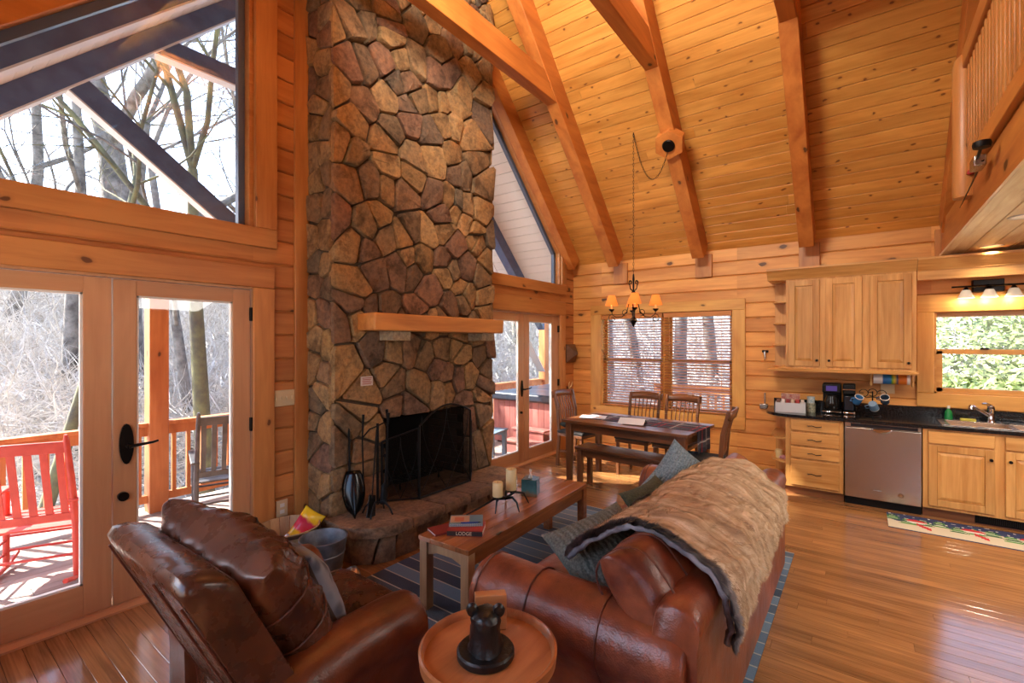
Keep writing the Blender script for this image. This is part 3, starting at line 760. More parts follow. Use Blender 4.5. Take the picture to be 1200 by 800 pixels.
for k in range(8):
    x = 2.86+k*.07; g_.tube([(x, 3.34, HZ+.16), (x, 3.38, HZ+.08), (x, 3.55, HZ+.07), (x, 3.64, HZ+.17)], .009, 6)
g_.tube([(2.82, 3.42, HZ+.065), (3.4, 3.42, HZ+.065)], .01, 6); g_.tube([(2.82, 3.6, HZ+.065), (3.4, 3.6, HZ+.065)], .01, 6)
for x in (2.86, 3.35):
    for y in (3.42, 3.6): g_.tube([(x, y, HZ), (x, y, HZ+.065)], .009, 6)
ob('bars', g_, M['blk'], gr, world=True)
# fireplace tools
tl = root('fireplace_tool_set', 'black wrought iron fireplace tool stand with hanging poker and brush', 'fireplace tools', (2.34, 3.07, HZ))
s_m = MB(); s_m.tube([(0, 0, .08), (0, 0, .72)], .011, 8)
s_m.tube([(0, 0, .70), (-.06, .02, .68), (-.12, .03, .62)], .006, 6); s_m.tube([(0, 0, .70), (.06, -.01, .72), (.10, 0, .68)], .006, 6)
ob('stand', s_m, M['blk'], tl)
for k in range(4):
    a = k*PI/2+.5; c_, s__ = math.cos(a), math.sin(a)
    ob('foot', MB().tube([(0, 0, .09), (c_*.05, s__*.05, .11), (c_*.10, s__*.10, .06), (c_*.125, s__*.125, .006)], [.009, .008, .007, .007], 6), M['blk'], tl)
ob('poker', MB().tube([(.09, 0, .82), (.10, .0, .70), (.09, .0, .12)], [.012, .006, .006], 6), M['blk'], tl)
ob('brush', MB().tube([(.07, -.05, .80), (.065, -.04, .68), (.05, -.03, .25), (.045, -.02, .22), (.04, -.02, .08)], [.012, .006, .006, .02, .03], 8), M['blk'], tl)
ob('tongs', MB().tube([(-.11, .03, .80), (-.12, .03, .62), (-.10, .04, .2)], [.01, .006, .006], 6), M['blk'], tl)
sv = root('fireplace_shovel', 'black hearth shovel with curved pan leaning on the chimney corner', 'shovel', (2.19, 3.16, HZ))
pan = MB()
def panf(u, v):
    a = (u-.5)*2; l = v
    wd = .085*(math.sin(PI*min(1, .12+l*.95))**.5)
    return (a*wd, .018*a*a*2+.0, .36*(1-l)+.0)
pan.grid(panf, 8, 12)
po = ob('pan', pan, plain('black_gloss', '#0c0d0f', .18, .3), sv, solid=.003)
po.rotation_euler = (-.30, 0, -.5); po.location = (-.02, -.04, .005)
hd = ob('handle', MB().tube([(0, .0, .34), (0, .0, .46), (0, 0, .80)], [.012, .007, .01], 8), M['blk'], sv); hd.rotation_euler = (-.12, .06, 0); hd.location = (.0, .05, .0)
sc = root('ash_scoop', 'small black ash scoop standing beside the tool stand', 'scoop', (2.26, 3.05, HZ))
o_ = ob('blade', MB().prism([(-.05, 0), (.05, 0), (.035, .17), (-.035, .17)], 'y', -.004, .004), M['blk'], sc); o_.rotation_euler = (-.2, .35, .2)
o_ = ob('handle', MB().tube([(0, 0, .15), (0, 0, .68)], .006, 6), M['blk'], sc); o_.rotation_euler = (-.0, .10, .2)
# notice on stone
nt_ = root('notice_plaque', 'small white notice with red print fixed to the chimney stones', 'sign', (2.36, 3.235, 1.325))
ob('plate', MB().obox((0, 0, 0), (.115, .004, .075)), plain('notice_white', '#cfc3bb', .6), nt_)
rp = plain('red_print', '#a8453c', .7)
for k in range(5): ob('text_line', MB().box(-.045+.004*(k % 2), .045-.006*(k % 3), -.0035, -.002, .022-k*.012, .027-k*.012), rp, nt_, smooth=False)

# ---------------------------------------------------------------- wall fittings
sp = root('switch_plate', 'ivory four-gang light switch plate beside the left glazed door', 'switch', (1.885, YA-.012, 1.203))
ob('plate', MB().box(-.095, .095, -.004, .012, -.062, .062), M['ivory'], sp, bevel=.003)
for k in range(4): ob('toggle', MB().obox((-.066+k*.044, -.008, .002), (.009, .014, .022)), M['ivory'], sp)
ou = root('wall_outlet', 'ivory duplex outlet low on the log wall behind the basket', 'outlet', (1.872, YA-.01, .34))
ob('plate', MB().box(-.045, .045, -.004, .01, -.065, .065), M['ivory'], ou, bevel=.003)
for z in (-.025, .025): ob('socket', MB().box(-.017, .017, -.007, -.003, z-.014, z+.014), M['white'], ou)
tg = root('wall_lantern', 'copper faceted pyramid wall sconce hung in the corner by the far glazed doors', 'sconce', (6.40, YA-.03, 1.47))
cop = plain('aged_copper', '#5b3a26', .35, .6, mott='#7a5a45')
ob('body', MB().add([(-.14, -.0, -.135), (.13, 0, -.135), (.13, 0, .135), (-.14, 0, .135), (0, -.12, 0)], [(0, 1, 4), (1, 2, 4), (2, 3, 4), (3, 0, 4), (3, 2, 1, 0)]), cop, tg, smooth=False)
ob('back_plate', MB().box(-.145, .125, .0, .02, -.14, .14), cop, tg)
for (y, z, nm) in ((.957, 1.50, 'small metal bird shaped hook on the log wall left of the cabinets'),):
    hk = root('wall_hook', nm, 'hook', (XB-.012, y, z))
    ob('back_plate', MB().obox((0, 0, .03), (.02, .07, .03)), M['bronze'], hk, bevel=.005)
    ob('prong', MB().tube([(-.005, 0, .03), (-.02, 0, 0), (-.025, 0, -.06), (-.045, 0, -.08)], [.012, .012, .008, .006], 8), M['steel'], hk)
an = root('antler_hook', 'small pale antler coat hook on the corner wall above the far dining chair', 'hook', (6.33, YA-.02, .93))
for sx in (-1, 1): ob('antler', MB().tube([(0, -.01, 0), (sx*.03, -.03, .03), (sx*.05, -.04, .08), (sx*.04, -.05, .11)], [.012, .009, .006, .003], 6), M['wax'], an)
ob('mount', MB().obox((0, 0, 0), (.04, .03, .05)), M['tabz'], an, bevel=.004)
lp = root('wall_lever', 'grey metal lever ornament on the log wall above the far sofa arm', 'ornament', (XB-.01, .96, .92))
ob('rod', MB().tube([(-.01, 0, .1), (-.01, 0, -.04)], .008, 6), M['steel'], lp); ob('disc', MB().obox((-.02, .01, -.07), (.03, .09, .07)), M['steel'], lp, bevel=.01)

# ---------------------------------------------------------------- RUG
def rug():
    x0, x1, y0, y1 = 1.02, 4.22, .42, 2.76
    bands = []; x = x0; r = random.Random(4)
    cols = ['#3c4a5c', '#4a5c70', '#5b6f86', '#354357', '#6b7f93', '#4e637a', '#465260', '#607a94']
    m_ = MB(); m_.c = []
    ny = 1
    k = 0
    while x < x1-.01:
        wd = .115; e = min(x+wd, x1)
        for (a, b, c_) in ((x, e-.010, cols[(k*3+r.randint(0, 2)) % 8]), (e-.010, e, '#a9aaa4')):
            def wob(yy): return .02*math.sin(yy*1.7)
            n_ = len(m_.v)
            for i in range(13):
                y = y0+(y1-y0)*i/12; ed = 0
                m_.v += [(a, y+ed, .008), (b, y+ed, .008)]
            for i in range(12):
                q = n_+2*i; m_.f.append((q, q+1, q+3, q+2)); m_.c.append(H(c_))
        x = e; k += 1
    n_ = len(m_.v)
    m_.v += [(x0, y0, 0), (x1, y0, 0), (x1, y1, 0), (x0, y1, 0), (x0, y0, .0078), (x1, y0, .0078), (x1, y1, .0078), (x0, y1, .0078)]
    for f in [(0, 3, 2, 1), (0, 1, 5, 4), (1, 2, 6, 5), (2, 3, 7, 6), (3, 0, 4, 7)]: m_.f.append(tuple(n_+i for i in f)); m_.c.append(H('#4b5660'))
    return tag(ob('area_rug', m_, vcol('woven_rug', .95, .6, 160), smooth=False), 'blue grey flat woven rug with thin pale stripes under the sofa and coffee bench', 'rug')
rug()
def kitchen_runner():
    # 1.05 m x .5 m woven pictorial runner: night sky, green fir trees, red capped birds, snow
    nx, ny = 96, 40; m_ = MB(); m_.c = []; r = random.Random(2)
    c0 = (5.79, -.19)
    Lx, Ly = 1.5, .44
    navy, white, cream, green, dgreen, red = map(H, ('#27335e', '#d8d4cc', '#c9bda6', '#4f8a3a', '#2f5f2c', '#bf2028'))
    def col(u, v):   # u along, v 0=far (cabinet) 1=near
        x = u*Lx; hz = .42+.10*math.sin(x*7)+.05*math.sin(x*17)
        base = navy if v < hz else cream
        if base is navy and (math.sin(x*57)*math.sin(v*23+x*11)) > .86: base = white
        for k in range(14):     # trees
            cx = .04+k*.11; top = .10+.22*((k*37) % 10)/10; bot = top+.36
            if top < v < bot:
                f = (v-top)/(bot-top); wdt = .055*(f*3 % 1*.6+.5*f+.15)
                if abs(x-cx) < wdt: base = white if (f*3 % 1) < .22 else (green if (k+int(f*3)) % 2 else dgreen)
        for k, cx in enumerate((.21, .58, .93, 1.28)):   # red capped figures
            d = math.hypot((x-cx)/.075, (v-.38)/.12)
            if d < 1: base = red if v < .40 else white
            if abs((v-.55)-(x-cx)*2.6) < .08 and 0 < x-cx < .08: base = red
        return base
    ang = 0.0
    for j in range(ny+1):
        for i in range(nx+1):
            m_.v.append((c0[0]-Ly*j/ny, c0[1]-Lx*i/nx, .007))
    for j in range(ny):
        for i in range(nx):
            a = j*(nx+1)+i; m_.f.append((a, a+nx+1, a+nx+2, a+1)); m_.c.append(col((i+.5)/nx, (j+.5)/ny))
    n_ = len(m_.v); x0, x1, y0, y1 = c0[0]-Ly, c0[0], c0[1]-Lx, c0[1]
    m_.v += [(x0, y0, 0), (x1, y0, 0), (x1, y1, 0), (x0, y1, 0), (x0, y0, .0068), (x1, y0, .0068), (x1, y1, .0068), (x0, y1, .0068)]
    for f in [(0, 3, 2, 1), (0, 1, 5, 4), (1, 2, 6, 5), (2, 3, 7, 6), (3, 0, 4, 7)]: m_.f.append(tuple(n_+i for i in f)); m_.c.append(navy)
    return tag(ob('kitchen_runner', m_, bpy.data.materials['woven_rug'], smooth=False), 'winter scene runner rug with green firs and red figures before the sink cabinet', 'rug')
kitchen_runner()

# ---------------------------------------------------------------- upholstery helpers
def nz(p, s, a): return noise.noise(Vector(p)*s)*a
def cushion(w_, d_, h_, puff=.5, nu=22, nv=18, wr=.006, seed=0, pinch=.06, sharp=3.2):
    """closed pillow centred on 0; thin piped edge at puff=1, boxy at puff=0"""
    m_ = MB(); vs = []
    for side in (1, -1):
        for i in range(nu+1):
            for j in range(nv+1):
                u = -1+2*i/nu; v = -1+2*j/nv
                # concentrate near rim
                u = math.sin(u*PI/2); v = math.sin(v*PI/2)
                prof = (max(0, 1-abs(u)**sharp)*max(0, 1-abs(v)**sharp))**(.5)
                edge = (1-puff)
                z = side*h_/2*(edge*min(1, 1)+(1-edge)*prof) if edge < 1 else side*h_/2
                if edge > 0: z = side*h_/2*(edge*(prof**.25)+puff*prof)
                x = u*w_/2*(1-pinch*(1-v*v)*abs(u)); y = v*d_/2*(1-pinch*(1-u*u)*abs(v))
                z += prof*nz((x*1.2+seed*3, y*1.2, side*2+seed), 6, wr*2)+prof*nz((x+seed*5, y*2.5, side), 17, wr)
                if nu > 50: z += side*prof*(nz((x*3+y*1.5+seed, y*4-x, side), 5, wr*.8)-abs(nz((x*2.0-y+seed, y*1.2+x*1.5, 4), 9, wr*1.1)))
                vs.append((x, y, z))
    n1 = (nu+1)*(nv+1); fs = []
    for s in (0, 1):
        for i in range(nu):
            for j in range(nv):
                a = s*n1+i*(nv+1)+j; q = (a, a+nv+1, a+nv+2, a+1); fs.append(q if s == 0 else q[::-1])
    m_.add(vs, fs)
    return m_
def weldrim(m_):
    # merge coincident rim vertices by rounding
    mp = {}; idx = []; vs = []
    for p in m_.v:
        k = (round(p[0], 4), round(p[1], 4), round(p[2], 4))
        if k not in mp: mp[k] = len(vs); vs.append(p)
        idx.append(mp[k])
    m_.v = vs; fs = []
    for f in m_.f:
        g = []
        for i in f:
            if idx[i] not in g: g.append(idx[i])
        if len(g) > 2: fs.append(tuple(g))
    m_.f = fs; return m_
def place(o, loc, rot): o.location = loc; o.rotation_euler = rot; return o
def loft_profile(prof, stations, jit=0, seed=0):
    """prof: closed 2D loop (a,b); stations: list of (pos, scale); returns pts (pos, a, b)"""
    n = len(prof); cx = sum(p[0] for p in prof)/n; cz = sum(p[1] for p in prof)/n; m_ = MB(); vs = []
    for (s, sc) in stations:
        for p in prof:
            a = cx+(p[0]-cx)*sc; b = cz+(p[1]-cz)*sc
            j = nz((s*1.3+seed, a*2, b*2), 5, jit)+nz((s*2+seed, a*3, b*3), 14, jit*.5)
            l = math.hypot(p[0]-cx, p[1]-cz) or 1
            vs.append((s, a+(p[0]-cx)/l*j, b+(p[1]-cz)/l*j))
    fs = [tuple(range(n-1, -1, -1)), tuple(range((len(stations)-1)*n, len(stations)*n))]
    for k in range(len(stations)-1):
        for i in range(n): fs.append((k*n+i, k*n+(i+1) % n, (k+1)*n+(i+1) % n, (k+1)*n+i))
    m_.add(vs, fs); return m_
def stations(a, b, n, r=.03):
    st = [(a, .93), (a+r*.3, .975), (a+r, 1.0)]
    for i in range(1, n): st.append((a+r+(b-a-2*r)*i/n, 1.0))
    return st+[(b-r, 1.0), (b-r*.3, .975), (b, .93)]
def arm_profile(w0, zr, r, zb, base_w):
    """roll at top; base below. a = outward(+), b = z. inner face at a=0"""
    pts = [(0.0, zb), (base_w, zb), (base_w, zr-r*.95)]
    cx = base_w*.5+.01
    for k in range(15):
        t = math.radians(-35+250*k/14); pts.append((cx+r*math.cos(t), zr+r*math.sin(t)))
    # densify straight portions
    out = []
    for i in range(len(pts)):
        p, q = pts[i], pts[(i+1) % len(pts)]; l = math.dist(p, q); n_ = max(1, int(l/.05))
        for k in range(n_): out.append((p[0]+(q[0]-p[0])*k/n_, p[1]+(q[1]-p[1])*k/n_))
    return out
def swap(m_, f): m_.v = [f(p) for p in m_.v]; return m_

# ---------------------------------------------------------------- SOFA (faces the fireplace, +y)
sf = root('leather_sofa', 'cognac leather sofa with rolled arms seen from its end, fur throw on its back', 'sofa', (2.78, .95, 0))
SX0, SX1, SY0, SY1 = 1.62, 3.90, .46, 1.44
def sbox(name, b_, bev=.02, mat='sofa', sub=2):
    m_ = MB().box(*b_); o = ob(name, m_, M[mat], sf, world=True, ang=180)
    md = o.modifiers.new('bevel', 'BEVEL'); md.width = bev; md.segments = 4; return o
sbox('base', (SX0+.12, SX1-.12, SY0+.06, SY1-.06, .07, .30), .03)
for (x, y) in ((SX0+.1, SY0+.12), (SX1-.1, SY0+.12), (SX0+.1, SY1-.1), (SX1-.1, SY1-.1)):
    ob('leg', MB().lathe([(.028, 0), (.034, .04), (.036, .075)], 12, (x, y, 0)), M['tabz'], sf, world=True)
pr = arm_profile(0, .48, .155, .07, .20)
arm = loft_profile(pr, stations(SY0+.02, SY1, 26, .05), .004, 1)
# near arm: outward = -x. position s=y
ina = SX0+.23
a1 = MB(); a1.v = [(ina-a, s, b) for s, a, b in arm.v]; a1.f = [f[::-1] for f in arm.f]
na = ob('arm', a1, M['sofa'], sf, world=True, ang=60)
a2 = MB(); a2.v = [(SX1-.23+a, s, b) for s, a, b in arm.v]; a2.f = list(arm.f)
fa = ob('arm', a2, M['sofa'], sf, world=True, ang=60)
for nm, sgn, x_, o_ in (('n', -1, ina, na), ('f', 1, SX1-.23, fa)):
    for ys in (.80, 1.13, SY1-.045):
        pts = [(x_+sgn*(p[0]), ys, p[1]) for p in pr]
        cx = sum(p[0] for p in pts)/len(pts); cz = sum(p[2] for p in pts)/len(pts)
        ob('piping', MB().tube([(cx+(p[0]-cx)*1.012, p[1], cz+(p[2]-cz)*1.008) for p in pts], .0045, 6, closed=True), M['sofap'], o_, world=True)
# back frame, rolled outward at the top
bp = [(.0, .07), (.0, .60)]
for k in range(11):
    t = math.radians(200-200*k/10); bp.append((.075+.085*math.cos(t), .66+.075*math.sin(t)))
bp += [(.17, .58), (.17, .07)]
out = []
for i in range(len(bp)):
    p, q = bp[i], bp[(i+1) % len(bp)]; l = math.dist(p, q); n_ = max(1, int(l/.05))
    for k in range(n_): out.append((p[0]+(q[0]-p[0])*k/n_, p[1]+(q[1]-p[1])*k/n_))
bk = loft_profile(out, stations(SX0+.02, SX1-.02, 40, .05), .004, 5)
bk.v = [(s, SY0-.02+a+(.0), b) for s, a, b in bk.v]; bk.f = [f[::-1] for f in bk.f]
ob('back_frame', bk, M['sofa'], sf, world=True, ang=60)
# seat cushions
sw = (SX1-SX0-.46)/3
for k in range(3):
    c_ = cushion(sw+.012, .78, .19, .35, 24, 26, .007, k+1, .02, 4)
    place(ob('seat_cushion', weldrim(c_), M['sofa'], sf, ang=180), (SX0+.23+sw*(k+.5)-2.78, 1.045-.95, .375), (0, 0, 0))
# back cushions (three), leaning
for k in range(3):
    bw_ = .725; c_ = cushion(bw_+.01, .36, .28, .72, 28, 24, .006, k+7, .03, 2.8)
    o_ = ob('back_cushion', weldrim(c_), M['sofa'], sf, ang=180)
    place(o_, (1.66+bw_*(k+.5)-2.78, .685-.95, .672 if k == 0 else .655), (math.radians(52), 0, 0))
    if k == 0:
        for xx in (-.30, -.14):
            pts = []
            for q in range(25):
                t = 2*PI*q/24; ct, st_ = math.cos(t), math.sin(t)
                a_, b_ = .182*math.copysign(abs(ct)**.6, ct), .144*math.copysign(abs(st_)**.8, st_); pts.append((xx, a_*.97, b_))
            ob('piping', MB().tube(pts[:-1], .005, 6, closed=True), M['sofap'], o_)
# pillows on the sofa
def pillow(name, label, wdt, h_, th, mat, loc, rot, seed, grp=None, wr=.01):
    m_ = weldrim(cushion(wdt, h_, th, .93, 26, 26, wr, seed, .09, 2.0))
    o = ob(name, m_, mat, None, ang=180); place(o, loc, rot); tag(o, label, 'pillow', grp); return o
def knit(name, a, b, sc=55):
    m, n, bs_ = newmat(name); v, raw, rnd = objcoord(n)
    wv = N(n, 'ShaderNodeTexWave', wave_type='BANDS'); wv.inputs['Scale'].default_value = sc; wv.inputs['Distortion'].default_value = 3; wv.inputs['Detail Scale'].default_value = 2
    n.links.new(raw, wv.inputs['Vector'])
    f = noise_t(n, raw, 90, 3)
    n.links.new(ramp(n, f, [(.35, H(a)), (.65, H(b))]), bs_.inputs['Base Color']); bs_.inputs['Roughness'].default_value = .95
    bump(n, bs_, math_(n, 'ADD', wv.outputs[0], f), .6, .006); return m
M['gpil'] = knit('grey_green_knit', '#4c5049', '#6d7066', 10)
M['bpil'] = knit('blue_grey_knit', '#5d6d75', '#839299', 18)
M['dpil'] = knit('dark_green_fabric', '#383b2b', '#52543e', 30)
pillow('throw_pillow', 'grey green knitted pillow leaning in the near corner of the sofa', .50, .50, .20, M['gpil'], (2.20, 1.03, .56), (math.radians(30), math.radians(-12), math.radians(-28)), 21)
pillow('throw_pillow', 'blue grey ribbed pillow standing on its corner against the far sofa arm', .41, .41, .14, M['bpil'], (3.36, 1.02, .67), (math.radians(80), math.radians(38), math.radians(-58)), 22)
pillow('throw_pillow', 'dark olive pillow half hidden under the fur throw mid sofa', .52, .46, .16, M['dpil'], (2.92, 1.00, .565), (math.radians(44), 0, math.radians(-4)), 23)
# fur throw
thr = root('fur_throw', 'tan faux fur throw with grey underside draped over the sofa back', 'throw', (2.8, .6, .9))
PTH = [(1.12, .59), (1.04, .675), (.96, .735), (.88, .785), (.78, .822), (.67, .828), (.56, .808), (.47, .755), (.412, .69), (.400, .63), (.398, .57), (.396, .50)]
def pth(t):
    s = t*(len(PTH)-1); i = min(int(s), len(PTH)-2); f = s-i
    p0 = PTH[max(i-1, 0)]; p1 = PTH[i]; p2 = PTH[i+1]; p3 = PTH[min(i+2, len(PTH)-1)]
    def cr(a, b, c_, d): return .5*((2*b)+(-a+c_)*f+(2*a-5*b+4*c_-d)*f*f+(-a+3*b-3*c_+d)*f**3)
    return cr(p0[0], p1[0], p2[0], p3[0]), cr(p0[1], p1[1], p2[1], p3[1])
def thr_pt(u, v, off=0):
    t0 = .02+.13*min(1, u*4); tmax = .92+.05*math.sin(u*5+1); t = t0+v*(tmax-t0)
    y, z = pth(t)
    x = 1.90+.02*math.sin(v*7)-.10*(v-.45)+(3.36-1.90)*u + .04*v*u
    y2, z2 = pth(min(1, t+.01)); dy, dz = y2-y, z2-z; l = math.hypot(dy, dz) or 1
    fold = .010*math.sin(u*38+v*5)*min(1, v*1.5) + nz((x*1.2, v*2.5, 3), 3.2, .03)+nz((x*3, v*6, 9), 5, .012)
    o = off+.020+fold*.8
    return Vector((x, y+dz/l*o, z-dy/l*o))
tm = MB().grid(lambda u, v: thr_pt(u, v), 90, 60)
M['fur'] = None
def furmat(name, a, b, c_):
    m, n, bs_ = newmat(name); v, raw, rnd = objcoord(n)
    mp = N(n, 'ShaderNodeMapping'); mp.inputs['Scale'].default_value = (5, 1.2, 1.2); n.links.new(raw, mp.inputs[0])
    f = noise_t(n, mp.outputs[0], 3.2, 5, .6, .8)
    n.links.new(ramp(n, f, [(.32, H(a)), (.5, H(b)), (.68, H(c_))]), bs_.inputs['Base Color']); bs_.inputs['Roughness'].default_value = .9
    f2 = noise_t(n, mp.outputs[0], 30, 4); bump(n, bs_, f2, .6, .01); return m
M['fur'] = furmat('tan_faux_fur', '#8c7054', '#c4a988', '#e2cfb2')
M['fur2'] = furmat('grey_faux_fur', '#3d3a3c', '#777277', '#aaa6a8')
ob('cloth', tm, M['fur'], thr, world=True, ang=180, solid=.012)
def tufts(n_, region, length, seed, wid=.0022):
    r = random.Random(seed); m_ = MB()
    for _ in range(n_):
        u, v = region(r); p = thr_pt(u, v, .004); q = thr_pt(u, min(1, v+.02), .004); pu = thr_pt(min(1, u+.01), v, .004)
        dv = (q-p); dv = dv.normalized() if dv.length > 1e-6 else Vector((0, 0, -1)); du = (pu-p); du = du.normalized() if du.length > 1e-6 else Vector((1, 0, 0))
        nn = du.cross(dv).normalized()
        if nn.z < -.2 or (v > .75 and nn.y > 0): nn = -nn
        d = (nn*r.uniform(.25, .6)+dv*r.uniform(.5, 1)+du*r.uniform(-.5, .5)).normalized()*length*r.uniform(.6, 1.3)
        wv = du*wid
        m_.add([p-wv, p+wv, p+d], [(0, 1, 2)])
    return m_
ob('pile', tufts(70000, lambda r: (r.random(), r.random()), .026, 3, .0032), M['fur'], thr, world=True, smooth=False, kind='stuff')
bt = MB().tube([thr_pt(.008, v/40, -.008) for v in range(41)], .017, 8); bt.tube([thr_pt(u/20*.5, .005, -.008) for u in range(21)], .015, 8)
ob('border_roll', bt, M['fur2'], thr, world=True, ang=180)
ob('grey_border', tufts(22000, lambda r: (r.random()*.035-.006, r.random()) if r.random() < .75 else (r.random()*.5, r.random()*.03-.01), .034, 5, .004), M['fur2'], thr, world=True, smooth=False, kind='stuff', label='grey fluffy border of the throw')

# ---------------------------------------------------------------- ARMCHAIR (faces +x)
ac = root('leather_armchair', 'worn dark brown leather recliner with overstuffed back, near the left glazed door', 'armchair', (1.0, 1.9, 0))
AY0, AY1 = 1.45, 2.42
def abox(name, b_, bev, mat='chair', par=ac):
    o = ob(name, MB().box(*b_), M[mat], par, world=True, ang=180); md = o.modifiers.new('bevel', 'BEVEL'); md.width = bev; md.segments = 4; return o
abox('base', (.78, 1.36, AY0+.05, AY1-.05, .05, .36), .03)
# outer back shell: leans back
def shell(y0, y1):
    pr_ = [(.80, .06), (.78, .30), (.50, .90), (.485, .945), (.50, .972), (.54, .975), (.60, .955), (.64, .92), (.90, .38), (.92, .06)]
    out = []
    for i in range(len(pr_)):
        p, q = pr_[i], pr_[(i+1) % len(pr_)]; l = math.dist(p, q); n_ = max(1, int(l/.06))
        for k in range(n_): out.append((p[0]+(q[0]-p[0])*k/n_, p[1]+(q[1]-p[1])*k/n_))
    m_ = loft_profile(out, stations(y0, y1, 14, .035), .003, 9)
    m_.v = [(a, s, b) for s, a, b in m_.v]; m_.f = [f[::-1] for f in m_.f]; return m_
ob('outer_back', shell(1.50, 2.22), M['chair'], ac, world=True, ang=55)
for ys in (1.515, 2.205, 1.74):
    ob('seam', MB().tube([(.79, ys, .12), (.776, ys, .31), (.495, ys, .90)], .004, 5), M['sofap'], ac, world=True)
pr = arm_profile(0, .47, .115, .06, .19)
arm = loft_profile(pr, stations(.74, 1.36, 16, .05), .004, 12)
def shape_arm(x, a, b):
    # arm rises a little toward the front then dips
    t = (x-.74)/.62; return (x, a, b+(.02*math.sin(t*PI) if b > .3 else 0)-(.03*(1-t) if b > .3 else 0))
A = [shape_arm(*p) for p in arm.v]
m_ = MB(); m_.v = [(s, AY0+.21-a, b) for s, a, b in A]; m_.f = list(arm.f)
ob('arm', m_, M['chair2'], ac, world=True, ang=60)
m_ = MB(); m_.v = [(s, AY1-.21+a, b) for s, a, b in A]; m_.f = [f[::-1] for f in arm.f]
ob('arm', m_, M['chair2'], ac, world=True, ang=60)
c_ = weldrim(cushion(.66, .58, .19, .4, 24, 22, .010, 31, .03, 3.6))
place(ob('seat_cushion', c_, M['chair'], ac, ang=180), (.15, .035, .385), (0, math.radians(-2), 0))
abox('footrest_panel', (1.34, 1.42, AY0+.20, AY1-.20, .08, .33), .02)
c_ = weldrim(cushion(.58, .72, .30, .72, 60, 64, .024, 33, .06, 2.5))
place(ob('back_cushion', c_, M['chair'], ac, ang=180), (-.165, -.03, .735), (0, math.radians(60), math.radians(4)))
bc = [o for o in ac.children if o.name.startswith('back_cushion')][0]
bc.rotation_euler = (Matrix.Rotation(.13, 3, 'X') @ bc.rotation_euler.to_matrix()).to_euler(); bc.location.z -= .012
for xx in (-.10, .06):
    pts = []
    for q in range(28):
        t = 2*PI*q/28; ct, st_ = math.cos(t), math.sin(t); pts.append((xx, .352*math.copysign(abs(ct)**.6, ct), .146*math.copysign(abs(st_)**.75, st_)))
    ob('seam', MB().tube(pts, .0035, 5, closed=True), M['sofap'], bc)
def dotmat():
    m, n, b = newmat('brown_dotted_fabric'); v, raw, rnd = objcoord(n)
    vo = N(n, 'ShaderNodeTexVoronoi'); vo.inputs['Scale'].default_value = 24; vo.inputs['Randomness'].default_value = .15; n.links.new(raw, vo.inputs['Vector'])
    v2 = N(n, 'ShaderNodeTexVoronoi'); v2.inputs['Scale'].default_value = 13; n.links.new(raw, v2.inputs['Vector'])
    tc = N(n, 'ShaderNodeTexCoord'); sp = N(n, 'ShaderNodeSeparateXYZ'); n.links.new(tc.outputs['Object'], sp.inputs[0])
    side = math_(n, 'GREATER_THAN', sp.outputs[2], -.012)
    col = mixc(n, side, ramp(n, vo.outputs['Distance'], [(.26, H('#a08e7c')), (.32, H('#4a3a30'))]), ramp(n, v2.outputs['Distance'], [(.2, H('#4c5566')), (.5, H('#7c8595'))]))
    n.links.new(col, b.inputs['Base Color']); b.inputs['Roughness'].default_value = .9; return m
def ptn():
    m, n, b = newmat('grey_blue_print_fabric'); v, raw, rnd = objcoord(n)
    vo = N(n, 'ShaderNodeTexVoronoi'); vo.inputs['Scale'].default_value = 14; n.links.new(raw, vo.inputs['Vector'])
    n.links.new(ramp(n, vo.outputs['Distance'], [(.2, H('#56606f')), (.5, H('#8f97a4'))]), b.inputs['Base Color']); b.inputs['Roughness'].default_value = .85; return m
pl_ = pillow('throw_pillow', 'grey blue print pillow with dotted brown back on the leather armchair', .44, .44, .15, dotmat(), (1.05, 1.86, .64), (math.radians(0), math.radians(66), math.radians(-2)), 41)
# ---------------------------------------------------------------- round tray table and black bear
st = root('tray_table', 'round acacia tray side table between the armchair and the sofa', 'side table', (1.275, 1.055, 0))
ob('tray_top', MB().lathe([(.0, .528), (.215, .528), (.238, .535), (.242, .575), (.234, .580), (.226, .572), (.222, .550), (.0, .550)], 64), M['tray'], st, ang=50)
ob('column', MB().lathe([(.16, 0), (.165, .02), (.05, .05), (.028, .12), (.024, .3), (.03, .45), (.09, .528)], 32), M['blk'], st)
br = root('bear_sculpture', 'black carved bear bust with raised ears on a round base', 'sculpture', (1.255, 1.05, .552), math.radians(35))
bm = plain('black_carved_resin', '#0e0e0f', .38, bumpv=.5, bs=22)
ob('base', MB().lathe([(.0, 0), (.097, 0), (.10, .004), (.10, .022), (.094, .028), (.0, .028)], 40), bm, br, ang=40)
body = MB(); rb = random.Random(5); n = 18
prof = [(.026, .068), (.045, .064), (.07, .060), (.095, .057), (.115, .056), (.132, .057), (.144, .052), (.153, .043), (.159, .030), (.163, .014), (.164, .002)]
vs = []
for z, r_ in prof:
    for k in range(n):
        t = 2*PI*k/n; j = 1+.06*math.sin(k*5.3+z*190)+rb.uniform(-.03, .03)
        vs.append((r_*math.cos(t)*j*1.0, r_*math.sin(t)*j*.92, z))
fs = [(i*n+k, i*n+(k+1) % n, (i+1)*n+(k+1) % n, (i+1)*n+k) for i in range(len(prof)-1) for k in range(n)]+[tuple(range(n-1, -1, -1)), tuple(range((len(prof)-1)*n, len(prof)*n))]
body.add(vs, fs)
bo = ob('body', body, bm, br, ang=40)
ob('muzzle', MB().tube([(.02, 0, .118), (.07, 0, .112), (.095, 0, .108)], [.036, .029, .018], 12), bm, br)
